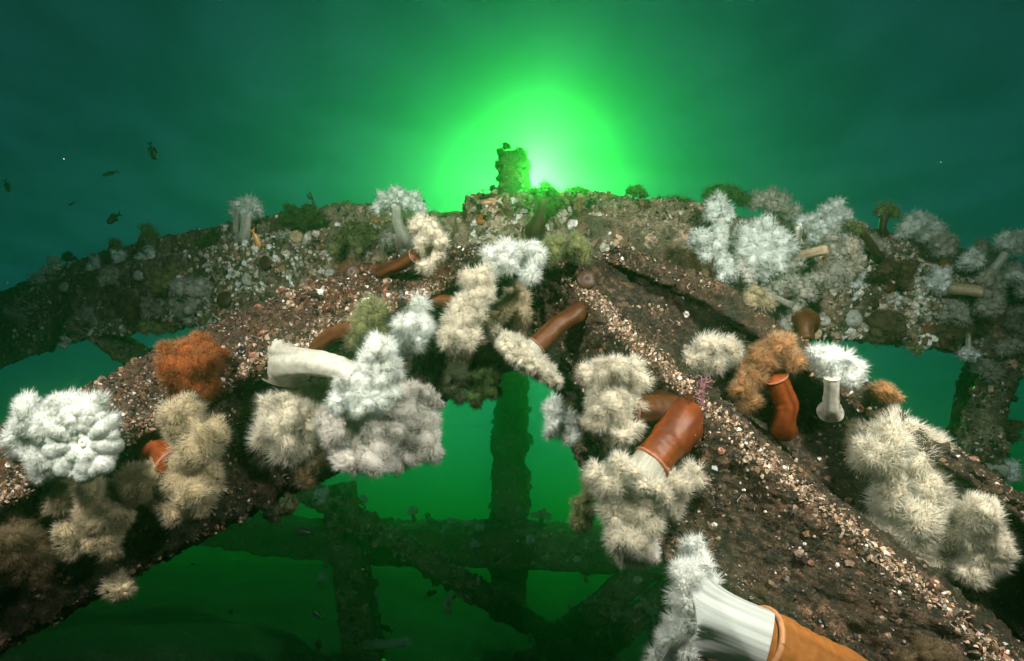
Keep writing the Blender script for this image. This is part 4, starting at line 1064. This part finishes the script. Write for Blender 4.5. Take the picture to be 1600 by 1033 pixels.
for (x, y, r, lab, tn) in FG:
    dd = hit(x, y) or 7.0
    F(lab, tn, [(x - 0.4 * r, y, r * 0.6), (x + 0.5 * r, y - 0.2 * r, r * 0.6), (x, y - 0.5 * r, r * 0.55)], base=(x, y + 0.9 * r), d=dd, lift=0.10, tl=2.5, path=[(x + 0.2 * r, y + 1.2 * r), (x, y + 0.4 * r), (x, y)], rad=(r * 0.35, r * 0.3), skin='grey')
F('mushroom-shaped pale anemone on a dark stalk right of the pillar', 'grey', [(836, 805, 6), (846, 802, 7), (856, 806, 6)], path=[(845, 832), (845, 820), (846, 808)], rad=(4, 4), skin='dark', d=7.0, lift=0.0, tl=3)
PG = [(782, 238, 8), (790, 228, 8), (812, 236, 8), (778, 256, 7), (771, 296, 9), (826, 262, 5), (774, 660, 7), (770, 690, 6), (772, 745, 6), (826, 640, 6), (828, 690, 7), (828, 760, 6), (822, 600, 6), (776, 610, 5), (826, 790, 6), (773, 790, 6)]
PL = ['dark tuft on the left shoulder of the post stub top', 'dark tuft on the very top left of the post stub', 'dark mushroom tuft on the top right of the post stub', 'dark tuft on the left flank just under the post stub top', 'dark lump at the foot of the post stub on the skyline', 'small dark bump on the right flank near the post stub top',
      'dim anemone on the left side of the pillar, second from the top in the gap', 'dim anemone on the left side of the pillar, third from the top in the gap', 'dim anemone on the left side of the pillar, fourth from the top in the gap', 'dim anemone on the right side of the pillar, second from the top in the gap',
      'dim anemone on the right side of the pillar, third from the top in the gap', 'dim anemone on the right side of the pillar, fourth from the top in the gap', 'dim anemone on the right side of the pillar, topmost in the gap', 'dim anemone on the left side of the pillar, topmost in the gap',
      'dim anemone on the right side of the pillar, lowest in the gap', 'dim anemone on the left side of the pillar, lowest in the gap']
for (x, y, r), lab in zip(PG, PL):
    F(lab, 'moss' if y < 400 else 'grey', [(x, y, r * 0.8), (x + rng.normal() * 3, y + rng.normal() * 3, r * 0.6)], d=8.4 if y > 400 else 3.7, lift=0.0, tl=2.5 if y > 400 else 4, base=(x * 0.6 + 801 * 0.4, y + 2))

# ------------------------------------------------------------------ short hydroid turf on the near steel, drifting specks
def turf(parent_name, idx, n, lens, seed):
    par = [o for o in bpy.data.objects if o.name.startswith(parent_name)][idx]
    v, f = STRUCT_V[idx], STRUCT_F[idx] - sum(len(q) for q in STRUCT_V[:idx])
    p, nn = tri_sample(v, f, n, -0.2, thresh=lambda q: np.clip(0.15 + 1.5 * fbm(q, 8.0, 3, 0.6, seed), 0.0, 1))
    d = unit(nn + 0.7 * rng.normal(size=(n, 3)))
    l = lens * (0.4 + 1.0 * rng.random(n) ** 2); w = np.full(n, 0.00035)
    V, F_, sh = spikes(p, d, l, w, False, 0.2)
    c = palette(n, [(0.16, 0.10, 0.06), (0.09, 0.07, 0.035), (0.26, 0.18, 0.11), (0.10, 0.10, 0.05)], (3, 3, 2, 2))
    C = np.repeat(c, len(V) // n, axis=0)
    obj('hydroid_turf', mesh_from('hydroid_turf', rel(V, np.array(par.location)), F_, M_TENT, True, C), par, kind='stuff')
turf('diagonal_girder', 0, 16000, 0.009, 201)
turf('diagonal_girder', 1, 16000, 0.008, 203)
def marine_snow(n):
    dd = 0.5 + 4.5 * rng.random(n) ** 0.6
    p = np.array([P(1600 * rng.random(), 1033 * rng.random(), q) for q in dd])
    V, F_, C = stamp(*SHARD, p, unit(rng.normal(size=(n, 3))), 0.0005 + 0.0011 * rng.random(n) ** 3, palette(n, [(0.6, 0.58, 0.5)], (1,)))
    obj('marine_snow', mesh_from('marine_snow', V, F_, M_SHELL, False, C), kind='stuff', label='fine pale specks drifting in the water')
marine_snow(260)

# ------------------------------------------------------------------ fish
M_FISH = attr_material('fish_scales', 0.4)
def fish(label, px, py, L, ang, d, col, fin, group=None, yaw=0.2, slim=1.0, name='fish'):
    """L: length in photo pixels; ang: degrees, direction of the head in the picture (0 right, 90 up)"""
    mp = d / FPX; s = L * mp
    c = P(px, py, d)
    a = math.radians(ang)
    hx = unit((RIGHT * math.cos(a) + UP * math.sin(a) + FWD * yaw)[None])[0]
    side = unit((FWD - hx * np.dot(FWD, hx))[None])[0]
    upv = np.cross(side, hx)
    if np.dot(upv, UP) < 0: upv = -upv
    t = np.linspace(0, 1, 15)
    H = 0.155 * slim * np.clip(np.sin(np.clip(t * 1.02, 0, 1) ** 0.72 * math.pi) ** 0.8, 0.03, 1) + 0.028
    H[0] = 0.015
    W = H * 0.42
    th = np.arange(14) / 14 * 2 * math.pi
    X = 0.5 - t * 0.80
    v = c + s * (X[:, None, None] * hx + (H[:, None] * np.sin(th)[None])[..., None] * upv + (W[:, None] * np.cos(th)[None])[..., None] * side)
    n, k = 15, 14
    i = np.arange(n * k).reshape(n, k); j = np.roll(i, -1, 1)
    f = np.stack([i[:-1], j[:-1], j[1:], i[1:]], -1).reshape(-1, 4)
    v = v.reshape(-1, 3)
    cc = np.array(col)[None] * (1 + 0.25 * vnoise(v / s * 14, 3))[:, None]
    root = empty(name, c, label=label, category='fish', **({'group': group} if group else {}))
    obj('body', mesh_from('body', rel(v, c), f, M_FISH, True, np.clip(cc, .004, .8)), root)
    def finpart(nm, poly):
        poly = np.array(poly, float)
        m = len(poly)
        pts = c + s * (poly[:, :1] * hx + poly[:, 1:2] * upv)
        vv = np.vstack([pts + side * s * 0.008, pts - side * s * 0.008])
        ff = [[0, q, q + 1] for q in range(1, m - 1)] + [[m, m + q + 1, m + q] for q in range(1, m - 1)]
        for q in range(m):
            r = (q + 1) % m
            ff += [[q, m + q, m + r], [q, m + r, r]]
        obj(nm, mesh_from(nm, rel(vv, c), np.array(ff), M_FISH, False, np.tile(np.array(fin), (2 * m, 1))), root)
    finpart('tail_fin', [(-0.27, 0.0), (-0.30, 0.04), (-0.40, 0.10), (-0.54, 0.20), (-0.45, 0.05), (-0.42, 0.0), (-0.45, -0.05), (-0.54, -0.20), (-0.40, -0.10), (-0.30, -0.04)])
    q = slim
    finpart('dorsal_fin', [(0.02, 0.15 * q), (0.16, 0.17 * q), (0.10, 0.26 * q), (0.02, 0.25 * q), (-0.10, 0.22 * q), (-0.20, 0.17 * q), (-0.22, 0.08 * q)])
    finpart('anal_fin', [(-0.02, -0.15 * q), (0.02, -0.17 * q), (-0.08, -0.25 * q), (-0.18, -0.18 * q), (-0.22, -0.08 * q)])
    for sgn in (-1, 1):
        e = c + s * (0.385 * hx + 0.035 * upv + sgn * 0.045 * side)
        V = e[None] + ICO[0] * s * 0.018
        obj('eye', mesh_from('eye', rel(V, c), ICO[1], M_FISH, True, np.full((len(V), 3), 0.01)), root)
DARK = (0.02, 0.025, 0.02)
FISH = [(238, 236, 28, -80, 3.6, 'dark fish swimming steeply downward high on the left', 1.0), (173, 271, 24, 205, 4.2, 'slim dark fish pointing left under the steep diving one', 0.6), (11, 290, 22, -65, 4.4, 'dim fish nosing down by the left edge', 1.0),
        (113, 318, 13, 215, 4.8, 'tiny dim fish above the left end of the crossbeam', 0.6), (178, 341, 31, 207, 3.0, 'black fish with forked tail just above the left skyline', 1.0), (476, 833, 33, 180, 3.2, 'black fish swimming left under the left girder', 1.0),
        (302, 882, 9, 180, 4.2, 'tiny black fish low on the left over the seabed', 1.0), (361, 955, 13, 240, 3.4, 'small black fish near the bottom over the dark seabed', 1.1), (497, 962, 24, 150, 3.9, 'black fish beside the broad dark leg, upper of two', 0.9),
        (498, 1008, 24, 80, 3.9, 'black fish beside the broad dark leg, lower of two', 1.0), (604, 982, 24, 145, 3.8, 'black fish above the pale bare tube anemone', 0.8), (672, 928, 22, 20, 4.4, 'dim black fish left of the pale curled anemone', 1.0)]
for (x, y, L, an, dd, lab, sl) in FISH:
    fish(lab, x, y, L, an, dd, DARK, DARK, 'dark fish swimming around the frame', yaw=0.25 * rng.normal(), slim=sl)
fish('orange fish hovering nose down before the left beam', 400, 372, 32, -70, 2.4, (0.5, 0.22, 0.05), (0.4, 0.16, 0.04), slim=0.6)
fish('small orange fish lying along the cap plate below the post stub', 768, 315, 34, 183, 2.25, (0.40, 0.15, 0.06), (0.3, 0.14, 0.06), slim=0.6)

# ------------------------------------------------------------------ seaweeds
def seaweed(label, px, py, h, d, col, seed, n_branch=7, spread=0.8, width=0.08, name='seaweed', bushy=3):
    r = np.random.default_rng(seed)
    mp = d / FPX; s = h * mp
    base = P(px, py, d)
    root = empty(name, base, label=label, category='seaweed')
    def blade(p, direc, length, w, depth, parts):
        n = 6
        pts = [p]; dd = direc
        for k in range(n):
            dd = unit((dd + 0.22 * r.normal(size=3))[None])[0]
            pts.append(pts[-1] + dd * length / n)
        pts = np.array(pts)
        v, f, th, tt, _ = tube(pts, w * np.linspace(1, 0.45, n + 1), 5, seed, 0.1)
        parts.append((v, f))
        if depth > 0:
            for k in range(n_branch if depth == bushy else 3):
                q = pts[r.integers(1, n + 1)]
                blade(q, unit((dd + spread * r.normal(size=3))[None])[0], length * (0.45 + 0.25 * r.random()), w * 0.75, depth - 1, parts)
    parts = []
    blade(base, UP * 0.9 - FWD * 0.2, s * 0.6, s * width * 0.5, bushy, parts)
    V = np.vstack([p[0] for p in parts]); o = np.cumsum([0] + [len(p[0]) for p in parts[:-1]])
    Fq = np.vstack([p[1] + q for p, q in zip(parts, o)])
    C = np.array(col)[None] * (1 + 0.35 * vnoise(V / s * 9, seed))[:, None]
    obj('fronds', mesh_from('fronds', rel(V, base), Fq, M_FISH, True, np.clip(C, .005, .8)), root)
    hv, hf, _, _, _ = tube(np.array([base - UP * s * 0.08 + FWD * 0.01, base, base + UP * s * 0.05]), np.array([s * 0.10, s * 0.08, s * 0.04]), 8, seed)
    obj('holdfast', mesh_from('holdfast', rel(hv, base), hf, M_FISH, True, np.tile(np.array(col) * 0.6, (len(hv), 1))), root)
def on(px, py, dflt): return hit(px, py, dflt)
seaweed('pink branching seaweed on the ridge beside the fat red brown column', 1098, 632, 52, on(1095, 630, 1.38) - 0.015, (0.30, 0.12, 0.14), 5, 9, 0.75, 0.07)
seaweed('dark sprig of seaweed on the skyline, forked and leaning', 528, 326, 26, 2.75, (0.03, 0.05, 0.02), 6, 4, 0.7, 0.10, bushy=1)
seaweed('leafy dark seaweed on the skyline left of the forked sprig', 492, 322, 24, 2.85, (0.03, 0.05, 0.02), 7, 5, 0.9, 0.13, bushy=2)
seaweed('dark seaweed beside the mushroom-shaped anemone', 664, 328, 28, 2.4, (0.03, 0.05, 0.02), 8, 4, 0.6, 0.10, bushy=2)
seaweed('small dark seaweed on the cap plate left of the post stub', 756, 308, 16, 2.42, (0.03, 0.05, 0.02), 9, 5, 0.9, 0.12, bushy=2)
seaweed('brown ragged seaweed lying over the white anemone in the right cluster', 1112, 428, 36, 2.15, (0.10, 0.05, 0.025), 10, 7, 0.9, 0.12, bushy=2)
seaweed('reddish sprig on the beam above the brown columned olive anemone', 620, 392, 20, 2.2, (0.09, 0.05, 0.035), 12, 6, 0.8, 0.08, bushy=2)
seaweed('tiny dark sprig on the left skyline', 306, 362, 14, 3.4, (0.03, 0.05, 0.02), 13, 4, 0.6, 0.10, bushy=1)
